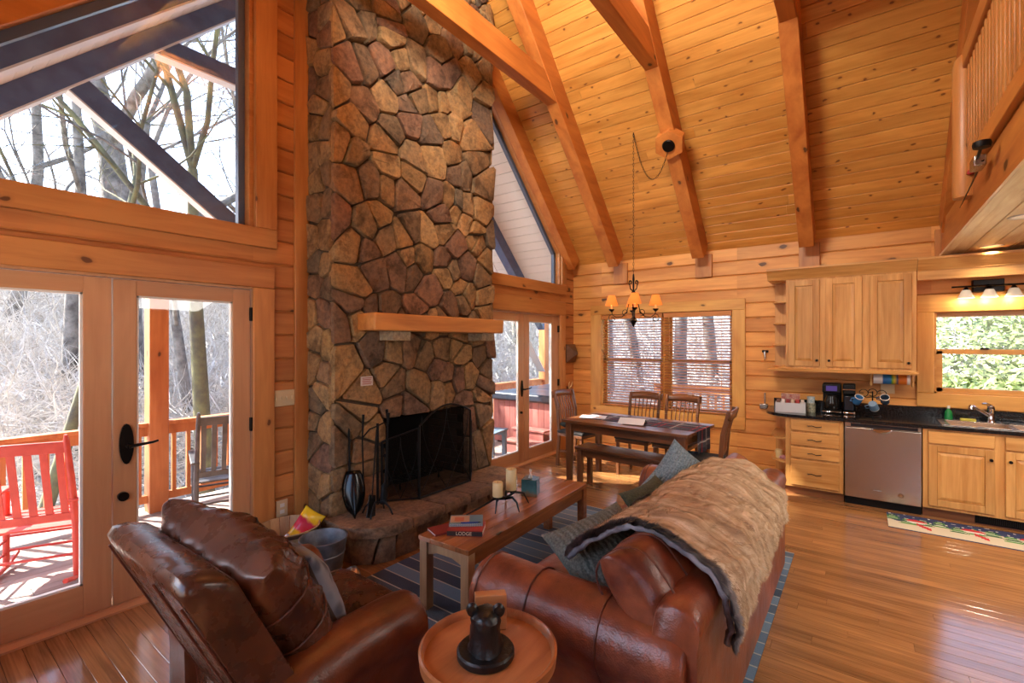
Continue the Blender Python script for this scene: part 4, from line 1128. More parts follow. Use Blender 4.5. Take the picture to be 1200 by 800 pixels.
for s in (-1, 1):
    e_ = MB().lathe([(.0, -.012), (.017, -.010), (.022, 0), (.017, .010), (0, .012)], 14)
    o_ = ob('ear', e_, bm, br); place(o_, (-.005, s*.046, .160), (0, math.radians(80), 0)); o_.scale = (1.25, 1, 1)
tag(ob('wooden_box', MB().box(-.060, .060, -.02, .02, 0, .135), M['tray'], bevel=.004), 'small tan wooden block standing just behind the bear sculpture', 'box')
bpy.data.objects['wooden_box'].location = (1.385, 1.135, .552); bpy.data.objects['wooden_box'].rotation_euler = (0, 0, math.radians(-45))
bpy.data.objects['wooden_box'].scale = (1, 1, 1)

# ---------------------------------------------------------------- coffee bench
cb = root('coffee_table', 'long narrow wooden coffee table between the hearth and sofa', 'coffee table', (2.76, 2.02, 0), math.radians(2.2))
CL, CWd = 1.56, .40
for i in range(4):
    w4 = CWd/4; ob('top_board', MB().box(-CL/2, CL/2, -CWd/2+i*w4+.0006, -CWd/2+(i+1)*w4-.0006, .425, .455), M['sheesham'], cb, bevel=.002)
for sx in (-1, 1):
    for sy in (-1, 1):
        ob('leg', MB().box(sx*(CL/2-.035)-.03, sx*(CL/2-.035)+.03, sy*(CWd/2-.035)-.03, sy*(CWd/2-.035)+.03, 0, .425), M['sheeshz'] if sx < 0 else M['sheesham'], cb, bevel=.003)
for sy in (-1, 1): ob('apron', MB().box(-CL/2+.065, CL/2-.065, sy*(CWd/2-.03)-.012, sy*(CWd/2-.03)+.012, .34, .425), M['sheesham'], cb, bevel=.002)
for sx in (-1, 1):
    ap = [(-CWd/2+.065, .425), (-CWd/2+.065, .345), (-.06, .37), (.06, .37), (CWd/2-.065, .345), (CWd/2-.065, .425)]
    ob('apron', MB().prism([(a, b) for a, b in ap], 'x', sx*(CL/2-.03)-.012, sx*(CL/2-.03)+.012), M['sheeshz'], cb)
def book(name, label, wdt, d_, t_, colr, loc, rz, spiral=False):
    b = root(name, label, 'book', loc, rz); cm_ = plain(name+'_cover', colr, .45)
    ob('cover', MB().box(-wdt/2, wdt/2, -d_/2, d_/2, 0, .002).box(-wdt/2, wdt/2, -d_/2, d_/2, t_-.002, t_).box(-wdt/2, wdt/2, -d_/2, -d_/2+.002, 0, t_), cm_, b)
    ob('pages', MB().box(-wdt/2+.004, wdt/2-.004, -d_/2+.002, d_/2-.004, .002, t_-.002), plain('paper', '#d8cfbe', .8) if 'paper' not in bpy.data.materials else bpy.data.materials['paper'], b, smooth=False)
    return b, cm_
bz = .4555
b1, cm1 = book('lodge_book', 'thick red book with LODGE on its dark spine, under the notebook', .22, .16, .035, '#9c3527', (2.19, 1.985, bz), math.radians(-58))
ob('spine_band', MB().box(-.109, .109, -.0815, -.0795, .004, .031), plain('dark_spine', '#2d2624', .5), b1)
def text(body, size, loc, rot, mat, parent, name='lettering'):
    cu = bpy.data.curves.new(name, 'FONT'); cu.body = body; cu.size = size; cu.align_x = 'CENTER'; cu.align_y = 'CENTER'; cu.extrude = .0006
    t = bpy.data.objects.new(name+'_curve', cu); C.objects.link(t); cu.materials.append(mat)
    bpy.context.view_layer.update(); me = bpy.data.meshes.new_from_object(t.evaluated_get(bpy.context.evaluated_depsgraph_get()))
    bpy.data.objects.remove(t); o = bpy.data.objects.new(name, me); C.objects.link(o); o.parent = parent; o.location = loc; o.rotation_euler = rot; return o
M['print'] = plain('cream_print', '#d9c9a8', .6)
text('LODGE', .030, (-.005, -.0822, .0175), (PI/2, 0, 0), M['print'], b1)
b2, cm2 = book('spiral_notebook', 'teal spiral bound guest notebook with tan card cover, top of the book pile', .21, .15, .016, '#5f7f86', (2.235, 2.03, bz+.036), math.radians(-50))
ob('cover_card', MB().box(-.10, .02, -.05, .06, .016, .0168), plain('tan_card', '#b58f6e', .6), b2)
ob('card_picture', MB().box(-.075, -.015, -.03, .035, .0168, .0172), plain('terracotta_card', '#b2603c', .6), b2)
sp_ = MB()
for k in range(24): sp_.tube([(-.1+k*.0087+.002*math.cos(t), -.077+.003*math.cos(t), .008+.009*math.sin(t)) for t in [q*PI/4 for q in range(8)]], .001, 4, closed=True)
ob('spiral', sp_, M['white'], b2)
pe = root('blue_pen', 'blue ballpoint pen lying on the spiral notebook', 'pen', (2.20, 1.965, bz+.036+.021), math.radians(-48))
ob('barrel', MB().tube([(-.06, 0, 0), (.05, 0, 0)], .0045, 10), plain('blue_plastic', '#1d3f8a', .3), pe); ob('tip', MB().tube([(.05, 0, 0), (.066, 0, 0)], [.004, .001], 8), M['blk'], pe)
b3, cm3 = book('closed_paperback', 'dark red paperback under the corner of the book pile', .20, .13, .012, '#7d2c22', (2.13, 2.11, bz), math.radians(-20))
# candle holder
chd = root('antler_candle_holder', 'black iron antler candle holder with curved legs on the coffee table', 'candle holder', (2.66, 2.04, .4555))
hm = MB()
for (x, y) in ((-.10, .03), (.02, -.03), (.13, -.02)):
    pass
for pts in ([(0, 0, .07), (-.05, .0, .10), (-.1, .0, .085), (-.13, -.01, .0)], [(0, 0, .07), (.0, -.06, .09), (.0, -.10, .06), (.0, -.12, 0)], [(0, 0, .07), (.08, -.02, .10), (.15, -.05, .08), (.19, -.07, 0)],
            [(0, 0, .07), (.07, .05, .09), (.12, .09, .05), (.14, .11, 0)], [(0, 0, .07), (-.06, .06, .07), (-.16, .10, .03), (-.27, .13, .005)]):
    hm.tube(pts, [.010, .009, .007, .004], 8)
ob('antlers', hm, M['blk'], chd)
cpos = [(-.09, .0, .105), (.06, -.005, .115), (.125, .035, .10)]
for p in cpos: ob('cup', MB().lathe([(.006, -.03), (.008, -.006), (.038, 0), (.040, .004), (.0, .004)], 20, p), M['blk'], chd)
for (p, r_, h_, lab) in ((cpos[0], .036, .10, 'short cream pillar candle on the left cup of the antler holder'), (cpos[1], .039, .15, 'tall cream pillar candle on the middle cup of the antler holder'), (cpos[2], .032, .11, 'cream pillar candle partly hidden behind the tall one')):
    cn = root('pillar_candle', lab, 'candle', (2.66+p[0], 2.04+p[1], .4555+p[2]+.0045), 0, 'candles on the antler holder')
    ob('wax', MB().lathe([(0, 0), (r_*.97, 0), (r_, .004), (r_, h_-.003), (r_*.93, h_), (r_*.5, h_-.006), (0, h_-.008)], 28), M['wax'], cn, ang=50)
    ob('wick', MB().tube([(0, 0, h_-.008), (.001, 0, h_+.006)], .001, 5), M['blk'], cn)
tb = root('tissue_box', 'square teal and brown glazed tissue box with a tissue, on the coffee table', 'tissue box', (3.02, 2.07, .4555), math.radians(20))
def tealmat():
    m, n, b = newmat('teal_brown_glaze'); tc = N(n, 'ShaderNodeTexCoord'); sp = N(n, 'ShaderNodeSeparateXYZ'); n.links.new(tc.outputs['Object'], sp.inputs[0])
    f = math_(n, 'ADD', math_(n, 'MULTIPLY', sp.outputs[2], 7), math_(n, 'MULTIPLY', noise_t(n, tc.outputs['Object'], 25, 4), .5))
    n.links.new(ramp(n, f, [(.35, H('#6b5a3c')), (.6, H('#2f6a68')), (.95, H('#1e4f52'))]), b.inputs['Base Color']); b.inputs['Roughness'].default_value = .18; return m
ob('box', MB().box(-.06, .06, -.06, .06, 0, .128), tealmat(), tb, bevel=.005)
tt = MB(); tt.grid(lambda u, v: (.018*math.cos(u*6.28)*(1-.3*v)*(1+.5*math.sin(v*5+u*9)), .012*math.sin(u*6.28)*(1+.6*math.sin(v*4+2)), .125+.065*v+.008*math.sin(u*12)), 20, 6)
ob('tissue', tt, M['white'], tb)
# ---------------------------------------------------------------- DINING SET
dt = root('dining_table', 'dark stained wooden dining table with plaid runner before the blinds', 'table', (5.08, 2.05, 0), math.radians(-4))
TL, TW = 1.47, .80
for i in range(6):
    w6 = TW/6; ob('top_board', MB().box(-TW/2+i*w6+.0005, -TW/2+(i+1)*w6-.0005, -TL/2, TL/2, .715, .745), M['tabw'], dt, bevel=.003)
ob('apron', MB().box(-TW/2+.05, -TW/2+.072, -TL/2+.1, TL/2-.1, .62, .715).box(TW/2-.072, TW/2-.05, -TL/2+.1, TL/2-.1, .62, .715), M['tabw'], dt)
ob('apron', MB().box(-TW/2+.1, TW/2-.1, -TL/2+.05, -TL/2+.072, .62, .715).box(-TW/2+.1, TW/2-.1, TL/2-.072, TL/2-.05, .62, .715), M['tabw'], dt)
for sx in (-1, 1):
    for sy in (-1, 1):
        m_ = MB(); cx, cy = sx*(TW/2-.07), sy*(TL/2-.07)
        a, b = .036, .028
        m_.add([(cx-b, cy-b, 0), (cx+b, cy-b, 0), (cx+b, cy+b, 0), (cx-b, cy+b, 0), (cx-a, cy-a, .715), (cx+a, cy-a, .715), (cx+a, cy+a, .715), (cx-a, cy+a, .715)], [(0, 3, 2, 1), (4, 5, 6, 7), (0, 1, 5, 4), (1, 2, 6, 5), (2, 3, 7, 6), (3, 0, 4, 7)])
        ob('leg', m_, M['tabz'], dt, bevel=.003)
def plaid():
    m_ = MB(); m_.c = []; nx, ny = 22, 96
    hw = .19; y0, y1 = -TL/2-.003, TL/2-.10
    def pt(i, j):
        s = j/ny*(y1-y0+.24); x = -hw+2*hw*i/nx+.03
        if s < .24: return (x, y0-.006-.012*math.sin(x*30)*(1-s/.24), .752-(.24-s))
        return (x, y0+(s-.24), .7505+.002*math.sin(x*14))
    for j in range(ny+1):
        for i in range(nx+1): m_.v.append(pt(i, j))
    navy, grey, red, wh = H('#2b2c3a'), H('#4a4a52'), H('#8e2f34'), H('#a9a5a3')
    def line(k, per, offs, w_): return (k-offs) % per < w_
    for j in range(ny):
        for i in range(nx):
            a = j*(nx+1)+i; m_.f.append((a, a+1, a+nx+2, a+nx+1))
            c_ = navy
            if line(j, 24, 3, 5) or line(i, 11, 2, 2): c_ = grey
            if line(j, 24, 14, 1) or line(i, 22, 8, 1): c_ = red
            if line(j, 24, 6, 1) or line(i, 22, 15, 1): c_ = wh
            if line(j, 24, 18, 1): c_ = red
            m_.c.append(c_)
    o = ob('table_runner', m_, vcol('plaid_cloth', .9, .3, 250), solid=.002); o.location = (5.08, 2.05, .0); o.rotation_euler = (0, 0, math.radians(-4))
    return tag(o, 'navy plaid table runner with red and white lines on the dining table', 'table runner')
plaid()
bpaper = plain('white_card_paper', '#d6dbe0', .5)
tag(ob('white_placemat', MB().box(-.11, .11, -.15, .15, 0, .002), bpaper), 'flat white sheet lying at the glazed-door end of the dining table', 'paper')
o = bpy.data.objects['white_placemat']; o.location = (5.05, 2.56, .7535); o.rotation_euler = (0, 0, .3)
fp = ob('folded_card', MB().prism([(-.10, 0), (0, .055), (.10, 0), (.095, 0), (0, .050), (-.095, 0)], 'y', -.14, .14), bpaper)
fp.location = (4.93, 2.02, .7535); fp.rotation_euler = (0, 0, .12); tag(fp, 'long white folded card standing tent-like in the middle of the dining table', 'card')

def dining_chair():
    c = root('dining_chair', '', 'chair', (0, 0, 0), 0, 'dining chairs around the table')
    # faces +x locally; back at x=-.21
    ob('seat_frame', MB().box(-.20, .20, -.21, .21, .40, .44), M['tabw'], c, bevel=.006)
    s_ = weldrim(cushion(.42, .43, .06, .4, 16, 16, .002, 2, .02, 5)); place(ob('seat', s_, M['charc'], c, ang=180), (.005, 0, .458), (0, 0, 0))
    for sy in (-1, 1):
        m_ = MB(); m_.bar((.175, sy*.18, .0), (.17, sy*.18, .41), .036, .036, (1, 0, 0)); ob('leg', m_, M['tabz'], c, bevel=.003)
        m_ = MB(); P_ = [(-.23, sy*.18, 0), (-.19, sy*.185, .44), (-.215, sy*.19, .75), (-.275, sy*.195, .98)]
        for a, b in zip(P_[:-1], P_[1:]): m_.bar(a, b, .026, .042, (1, 0, 0))
        ob('rear_leg', m_, M['tabz'], c, bevel=.003)
    m_ = MB(); m_.grid(lambda u, v: (-.262-.02*v-.028*math.sin(u*PI), -.215+.43*u, .90+.085*v+.012*math.sin(u*PI)), 12, 2)
    ob('top_rail', m_, M['tabw'], c, solid=.022)
    m_ = MB().bar((-.198, -.18, .55), (-.198, .18, .55), .018, .035); ob('lower_rail', m_, M['tabw'], c, bevel=.003)
    for k in range(6):
        y = -.125+k*.05; m_ = MB().tube([(-.198, y, .56), (-.222, y, .74), (-.272-.012, y*1.05, .91)], .0075, 6); ob('spindle', m_, M['tabz'], c)
    for sy in (-1, 1): ob('stretcher', MB().bar((-.2, sy*.18, .2), (.17, sy*.18, .2), .016, .03), M['tabz'], c)
    return c
dc = dining_chair()
spots = [((5.55, 3.02), -PI/2-.15, 'dark wooden dining chair at the corner end of the table, clothes on its seat'),
         ((5.66, 2.26), PI, 'dark wooden dining chair behind the table under the left blind'),
         ((5.64, 1.78), PI-.03, 'dark wooden dining chair behind the table under the right blind'),
         ((4.99, 1.30), PI/2+.08, 'dark wooden dining chair seen edge-on at the kitchen end of the table')]
for i, (p, a, lb) in enumerate(spots):
    if i == 0: dc.location = (*p, 0); dc.rotation_euler = (0, 0, a); dc['label'] = lb
    else: copytree(dc, (*p, 0), a, lb)
be = root('dining_bench', 'dark backless wooden bench on the near side of the dining table', 'bench', (4.78, 1.96, 0), math.radians(-4))
ob('seat', MB().box(-.15, .15, -.64, .64, .435, .465), M['tabw'], be, bevel=.004)
ob('apron', MB().box(-.115, -.095, -.56, .56, .36, .435).box(.095, .115, -.56, .56, .36, .435), M['tabw'], be)
for sx in (-1, 1):
    for sy in (-1, 1): ob('leg', MB().box(sx*.105-.026, sx*.105+.026, sy*.59-.026, sy*.59+.026, 0, .435), M['tabz'], be, bevel=.003)
jk = weldrim(cushion(.34, .34, .15, .8, 20, 20, .03, 51, .1, 2.2)); o = ob('folded_jacket', jk, plain('dark_olive_cloth', '#23251f', .9, bumpv=.3), ang=180)
o.location = (5.56, 3.06, .55); tag(o, 'crumpled dark jacket on the seat of the corner dining chair', 'jacket')
o = ob('blue_garment', weldrim(cushion(.2, .14, .035, .8, 14, 14, .01, 52)), plain('pale_blue_cloth', '#8fa6b3', .8), ang=180); o.location = (5.44, 2.86, .503); tag(o, 'pale blue cloth lying in front of the jacket on the corner chair', 'cloth')

# ---------------------------------------------------------------- CHANDELIER
cdx, cdy = 5.27, 2.15
cr = root('chandelier', 'black scrolled iron chandelier with orange shades over the dining table', 'chandelier', (cdx, cdy, 1.82))
ob('stem', MB().lathe([(.0, 0), (.008, .005), (.015, .02), (.035, .06), (.045, .075), (.03, .10), (.015, .12), (.012, .25), (.016, .27), (.01, .29), (.01, .52), (.014, .56), (.008, .62)], 16), M['bronze'], cr)
def arcs(pts, r, n=6): return MB().tube(pts, r, n)
def spiral(c0, r0, r1, a0, a1, n, pl):
    out = []
    for i in range(n+1):
        t = i/n; a = a0+(a1-a0)*t; r = r0+(r1-r0)*t; out.append(pl(c0[0]+r*math.cos(a), c0[1]+r*math.sin(a)))
    return out
base_a = math.atan2(-cdy, -cdx)
for k in range(4):
    a = base_a+k*PI/2+.05; c_, s__ = math.cos(a), math.sin(a)
    pl = lambda rr, z: (rr*c_, rr*s__, z)
    sm = MB()
    pts = [pl(.01, .42), pl(.04, .36), pl(.05, .28), pl(.075, .18), pl(.13, .12), pl(.2, .115), pl(.245, .15), pl(.25, .19)]
    sm.tube(pts, .006, 6)
    sm.tube(spiral((.245, .10), .05, .012, PI/2, PI/2-2*PI*1.15, 20, pl), .0045, 5)
    sm.tube(spiral((.09, .175), .045, .012, -PI/2-.3, PI*1.6, 20, pl), .0045, 5)
    am = ob('arm', sm, M['bronze'], cr)
    ob('drip_cup', MB().lathe([(.008, .18), (.03, .20), (.035, .212), (.012, .205)], 14, (.25*c_, .25*s__, 0)), M['bronze'], am)
    ob('candle_sleeve', MB().lathe([(.010, .2), (.011, .27)], 10, (.25*c_, .25*s__, 0)), M['wax'], am)
    sh = ob('lamp_shade', MB().lathe([(.078, .255), (.040, .375)], 24, (.25*c_, .25*s__, 0), close=False), M['shade'], cr, solid=.0015)
    lamp('chandelier_bulb', 'POINT', (cdx+.25*c_, cdy+.25*s__, 1.82+.30), 1.4, (1, .62, .3), shadow_soft_size=.02)
for k in range(4):
    a = base_a+k*PI/2+.8; c_, s__ = math.cos(a), math.sin(a); pl = lambda rr, z: (rr*c_, rr*s__, z)
    ob('scroll', MB().tube([pl(.008, .42), pl(.05, .45), pl(.06, .5)]+spiral((.045, .52), .03, .008, -.6, 5, 14, pl), .005, 5), M['bronze'], cr)
# chain of links
def chain(parent, p, q, sag=0, n=40, name='chain_link'):
    p = Vector(p); q = Vector(q); pts = []
    for i in range(n+1):
        t = i/n; v = p.lerp(q, t); v.z -= sag*4*t*(1-t); pts.append(v)
    L_ = sum((pts[i+1]-pts[i]).length for i in range(n)); lk = .034; m = int(L_/lk)
    base = MB().tube([(.007*math.cos(t), 0, .020*math.sin(t)) for t in [k*PI/5 for k in range(10)]], .0022, 5, closed=True)
    first = None; acc = 0; idx = 0; s = 0
    for k in range(m):
        target = (k+.5)*L_/m
        while idx < n-1 and s+(pts[idx+1]-pts[idx]).length < target: s += (pts[idx+1]-pts[idx]).length; idx += 1
        d = pts[idx+1]-pts[idx]; v = pts[idx]+d*((target-s)/max(d.length, 1e-6))
        if first is None: first = ob(name, base, M['bronze'], parent); o_ = first
        else: o_ = first.copy(); C.objects.link(o_); o_.parent = parent
        o_.location = v; qn = d.normalized().to_track_quat('Z', 'Y').to_euler(); 
        from mathutils import Euler
        o_.rotation_mode = 'QUATERNION'; o_.rotation_quaternion = d.normalized().to_track_quat('Z', 'Y') @ Euler((0, 0, PI/2*(k % 2)+.4)).to_quaternion()
top = (0, 0, 4.085-1.82); can = (5.12-cdx, 1.69-cdy, 3.74-1.82)
chain(cr, (0, 0, .62), top); chain(cr, top, can, .42, 24)
ob('ceiling_hook', MB().tube([(0, 0, top[2]-.01), (0, 0, top[2]+.01), (.01, .0, top[2]+.03)], .006, 6), M['bronze'], cr)
# canopy under rafter with hexagonal block
hx_ = root('canopy_block', 'hexagonal pine block on the rafter holding the round dark chandelier canopy', 'ceiling mount', (5.14, 1.69, 3.80))
nrm = Vector((-1, 0, -1)).normalized()
def disc(rad, n, t0, t1, ph=0):
    u = Vector((0, 1, 0)); v = nrm.cross(u)
    vs = [u*rad*math.cos(2*PI*k/n+ph)+v*rad*math.sin(2*PI*k/n+ph)+nrm*t for t in (t0, t1) for k in range(n)]
    return MB().add(vs, [tuple(range(n)), tuple(range(2*n-1, n-1, -1))]+[(i, i+n, (i+1) % n+n, (i+1) % n) for i in range(n)])
ob('block', disc(.165, 6, -.10, .02, .3), M['beamz'], hx_, smooth=False, bevel=.004)
ob('canopy', disc(.068, 24, .018, .045), M['bronze'], hx_, bevel=.012)

# ---------------------------------------------------------------- KITCHEN
XF = 5.87
def raised(par, y0, y1, z0, z1, xf, knob=None, drawer=False, handle=False):
    name = 'drawer' if drawer else 'door'
    th = .019; st_ = .028 if drawer else .062
    o = ob(name, MB().box(xf-th, xf-.001, y0, y1, z0, z1) if drawer else
           MB().box(xf-th, xf-.001, y0, y0+st_, z0, z1).box(xf-th, xf-.001, y1-st_, y1, z0, z1).box(xf-th, xf-.001, y0+st_, y1-st_, z0, z0+st_).box(xf-th, xf-.001, y0+st_, y1-st_, z1-st_, z1).box(xf-.008, xf-.001, y0+st_, y1-st_, z0+st_, z1-st_),
           M['caby'] if drawer else M['cab'], par, world=True, bevel=.004)
    if not drawer:
        a, b, c_, d = y0+st_, y1-st_, z0+st_, z1-st_; e = .030
        m_ = MB(); m_.add([(xf-.009, a+.003, c_+.003), (xf-.009, b-.003, c_+.003), (xf-.009, b-.003, d-.003), (xf-.009, a+.003, d-.003), (xf-.018, a+e, c_+e), (xf-.018, b-e, c_+e), (xf-.018, b-e, d-e), (xf-.018, a+e, d-e)],
                          [(4, 5, 6, 7), (0, 1, 5, 4), (1, 2, 6, 5), (2, 3, 7, 6), (3, 0, 4, 7)])
        ob('raised_panel', m_, M['cab'], o, world=True, smooth=False)
    if knob: ob('knob', MB().tube([(xf-th, *knob), (xf-th-.012, *knob), (xf-th-.014, *knob), (xf-th-.026, *knob)], [.006, .006, .014, .012], 14), M['bronze'], o, world=True)
    if handle:
        yc, zc = (y0+y1)/2, (z0+z1)/2
        ob('handle', MB().tube([(xf-th, yc-.06, zc), (xf-th-.022, yc-.055, zc), (xf-th-.024, yc-.02, zc-.006), (xf-th-.024, yc+.02, zc+.006), (xf-th-.022, yc+.055, zc), (xf-th, yc+.06, zc)], .0045, 6), M['bronze'], o, world=True)
    return o
dcb = root('drawer_cabinet', 'hickory base cabinet with four drawers left of the dishwasher', 'cabinet', (6.2, .40, 0))
ob('carcase', MB().box(XF, 6.525, .150, .665, .09, .833), M['cab'], dcb, world=True, smooth=False)
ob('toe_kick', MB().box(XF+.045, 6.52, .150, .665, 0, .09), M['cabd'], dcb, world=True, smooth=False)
for (a, b) in ((.70, .815), (.545, .675), (.41, .52), (.115, .385)): raised(dcb, .185, .615, a, b, XF, drawer=True, handle=True)
es = root('end_shelf_unit', 'curved open end shelves closing the left end of the kitchen counter', 'shelf unit', (6.2, .75, 0))
def quarter(x0, y0, r_, z0, z1, n=14, name='shelf', par=None, mat=None, x1=6.525, ry=.17):
    pts = [(x1, y0), (x0, y0)]+[(x0+(x1-.25-x0)*(1-math.cos(t)) if False else x0+r_*(1-math.cos(t)), y0+ry*math.sin(t)) for t in [k*PI/2/n for k in range(1, n+1)]]+[(x1, y0+ry)]
    return ob(name, MB().prism(pts[::-1], 'z', z0, z1), mat, par, world=True)
for z in (.09, .33, .585, .818): quarter(XF+.01, .667, .3, z, z+.018, par=es, mat=M['caby'])
ob('back_panel', MB().box(6.50, 6.525, .667, .84, .0, .82), M['cab'], es, world=True, smooth=False)
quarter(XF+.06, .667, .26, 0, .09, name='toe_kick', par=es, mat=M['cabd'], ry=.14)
jar = root('candle_jar', 'cream jar on the middle curved end shelf', 'jar', (6.02, .745, .349))
ob('jar_body', MB().lathe([(0, 0), (.035, 0), (.037, .01), (.037, .085), (.03, .092), (0, .092)], 20), M['wax'], jar)
tag(ob('trinket_pile', MB().lathe([(0, 0), (.04, 0), (.045, .02), (.02, .035), (0, .038)], 12, (6.0, .70, .349)), plain('red_white_wrappers', '#a23a3f', .5, mott='#c9c4d2', ms=60)), 'small heap of red and white wrapped sweets beside the cream jar', 'sweets', kind='stuff')
dw = root('dishwasher', 'stainless steel dishwasher under the black counter', 'dishwasher', (6.2, -.155, 0))
ob('body', MB().box(XF+.02, 6.5, -.450, .138, .09, .83), M['blk'], dw, world=True, smooth=False)
ob('door_panel', MB().box(XF-.022, XF+.02, -.452, .140, .085, .785), M['steel'], dw, world=True, bevel=.005)
ob('control_strip', MB().box(XF-.018, XF+.02, -.452, .140, .789, .832), M['steel'], dw, world=True, bevel=.003)
ob('control_glass', MB().box(XF-.0205, XF-.0175, -.425, .09, .795, .826), plain('dark_control_glass', '#1d2026', .2), dw, world=True)
ob('kick_plate', MB().box(XF+.03, XF+.06, -.452, .140, .0, .083), M['blk'], dw, world=True)
hm = MB(); hm.grid(lambda u, v: (XF-.024-.004*math.sin(v*PI), -.075-.16*u, .785-.038*math.sin(u*PI)**.5*v), 14, 4); ob('pocket_handle', hm, M['chrome'], dw, world=True, solid=.004)
ob('round_emblem', MB().tube([(XF-.022, -.30, .165), (XF-.026, -.30, .165)], .026, 24), M['chrome'], dw, world=True)
ob('emblem_ring', MB().tube([(XF-.027, -.30+.017*math.cos(t), .165+.017*math.sin(t)) for t in [k*PI/8 for k in range(16)]], .002, 5, closed=True), M['blk'], dw, world=True)
ob('lettering', MB().box(XF-.0235, XF-.0222, -.155, -.12, .178, .186).box(XF-.0235, XF-.0222, -.118, -.09, .180, .184), plain('grey_print', '#8b8580', .4), dw, world=True)
sb = root('sink_cabinet', 'hickory sink base cabinet with raised panel doors right of the dishwasher', 'cabinet', (6.2, -1.2, 0))
ob('carcase', MB().box(XF, 6.525, -2.0, -.462, .09, .833), M['cab'], sb, world=True, smooth=False)
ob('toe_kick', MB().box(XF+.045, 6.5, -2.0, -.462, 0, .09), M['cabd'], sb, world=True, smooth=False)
raised(sb, -.94, -.50, .70, .812, XF, drawer=True); raised(sb, -1.46, -1.005, .70, .812, XF, drawer=True)
raised(sb, -.94, -.50, .118, .685, XF, knob=(-.915, .60)); raised(sb, -1.46, -1.005, .118, .685, XF, knob=(-1.035, .60))
gv = root('floor_vent_grille', 'dark bronze vent grille in the toe kick under the sink cabinet', 'vent', (XF+.04, -1.0, .045))
ob('frame', MB().box(-.006, .004, -.18, .18, -.035, .04), M['bronze'], gv, bevel=.003)
for k in range(24): ob('slat', MB().box(-.009, -.005, -.155+k*.013, -.150+k*.013, -.02, .025), M['blk'], gv, smooth=False)
# counter
ct = MB()
def ctp(y0, y1, x0, x1): ct.box(x0, x1, y0, y1, .835, .866)
SY_, SYe, SXa, SXb = -.63, -1.55, 5.93, 6.38
ctp(SY_, .62, 5.835, 6.528); ctp(SYe, SY_, 5.835, SXa); ctp(SYe, SY_, SXb, 6.528); ctp(-2.02, SYe, 5.835, 6.528)
pts = [(6.528, .62), (5.835, .62)]+[(5.835+.32*(1-math.cos(t)), .62+.27*math.sin(t)) for t in [k*PI/2/14 for k in range(1, 15)]]+[(6.528, .89)]
ct.prism(pts[::-1], 'z', .835, .866)
ct.box(6.505, 6.528, -2.02, .86, .866, .965)
tag(ob('kitchen_counter', ct, M['grn'], smooth=False), 'polished black granite worktop with rounded left end and low backsplash', 'counter')
sk_ = root('kitchen_sink', 'stainless steel double drop-in sink under the kitchen window', 'sink', (6.15, -1.08, .866))
m_ = MB()
for q in ((SXa-.02, SXa+.03, SYe-.02, SY_+.03), (SXb-.09, SXb+.02, SYe-.02, SY_+.03), (SXa, SXb, SY_-.03, SY_+.03), (SXa, SXb, SYe-.02, SYe+.03), (SXa, SXb, -1.11, -1.07)): m_.box(q[0], q[1], q[2], q[3], .866, .873)
ob('rim', m_, M['steel'], sk_, world=True, bevel=.002)
for a, b in ((-1.07, SY_-.03), (SYe+.03, -1.11)):
    m_ = MB(); x0, x1 = SXa+.03, SXb-.09
    m_.box(x0, x1, a, b, .70, .704); m_.box(x0-.003, x0, a, b, .70, .868); m_.box(x1, x1+.003, a, b, .70, .868); m_.box(x0, x1, a-.003, a, .70, .868); m_.box(x0, x1, b, b+.003, .70, .868)
    ob('basin', m_, M['steel'], sk_, world=True, smooth=False)
fa_ = root('kitchen_faucet', 'chrome single lever faucet with long spout behind the sink', 'faucet', (6.34, -.99, .873))
ob('body', MB().lathe([(.0, 0), (.032, 0), (.030, .01), (.026, .02), (.025, .12), (.028, .13), (.026, .16), (.0, .165)], 20), M['chrome'], fa_)
ob('spout', MB().tube([(0, .01, .06), (-.06, .06, .10), (-.16, .14, .155), (-.185, .16, .16), (-.19, .165, .135)], [.018, .016, .015, .020, .020], 12), M['chrome'], fa_)
ob('lever', MB().tube([(0, 0, .155), (-.02, .03, .175), (-.045, .065, .18)], [.016, .012, .008], 8), M['chrome'], fa_)
sp_ = root('soap_bottle', 'green dish soap bottle standing at the left rim of the sink', 'bottle', (6.42, -.70, .866))
ob('bottle_body', MB().lathe([(0, 0), (.030, 0), (.032, .01), (.031, .06), (.024, .085), (.011, .10), (.010, .112)], 18), plain('green_plastic', '#0f7a3d', .2), sp_); ob('cap', MB().lathe([(0, .11), (.012, .11), (.012, .135), (0, .138)], 12), M['white'], sp_)
sg = tag(ob('sponge', MB().box(-.03, .03, -.055, .055, 0, .022), plain('yellow_sponge', '#b9b04a', .9, bumpv=.4, bs=80), bevel=.004), 'yellow green sponge on the back ledge of the sink', 'sponge'); sg.location = (6.33, -.83, .8735)
# wall cabinets
UF = 6.2
uc = root('wall_cabinet', 'hickory wall cabinet with three raised panel doors and crown moulding', 'cabinet', (6.36, .13, 1.32))
ob('carcase', MB().box(UF, 6.525, -.44, .70, 1.345, 2.362), M['cab'], uc, world=True, smooth=False)
ob('bottom_moulding', MB().prism([(UF-.02, 1.31), (6.525, 1.31), (6.525, 1.345), (UF-.008, 1.345), (UF-.022, 1.33)], 'y', -.455, .88), M['caby'], uc, world=True)
for (a, b, kn) in ((.375, .672, (.40, 1.44)), (.0, .318, (.288, 1.44)), (-.402, -.068, (-.378, 1.43))): raised(uc, a, b, 1.372, 2.335, UF, knob=kn)
def shelfq(z, nm='shelf'):
    pts = [(6.525, .70), (UF+.01, .70)]+[(UF+.01+.20*(1-math.cos(t)), .70+.15*math.sin(t)) for t in [k*PI/2/10 for k in range(1, 11)]]+[(6.525, .85)]
    ob(nm, MB().prism(pts[::-1], 'z', z, z+.016), M['caby'], uc, world=True)
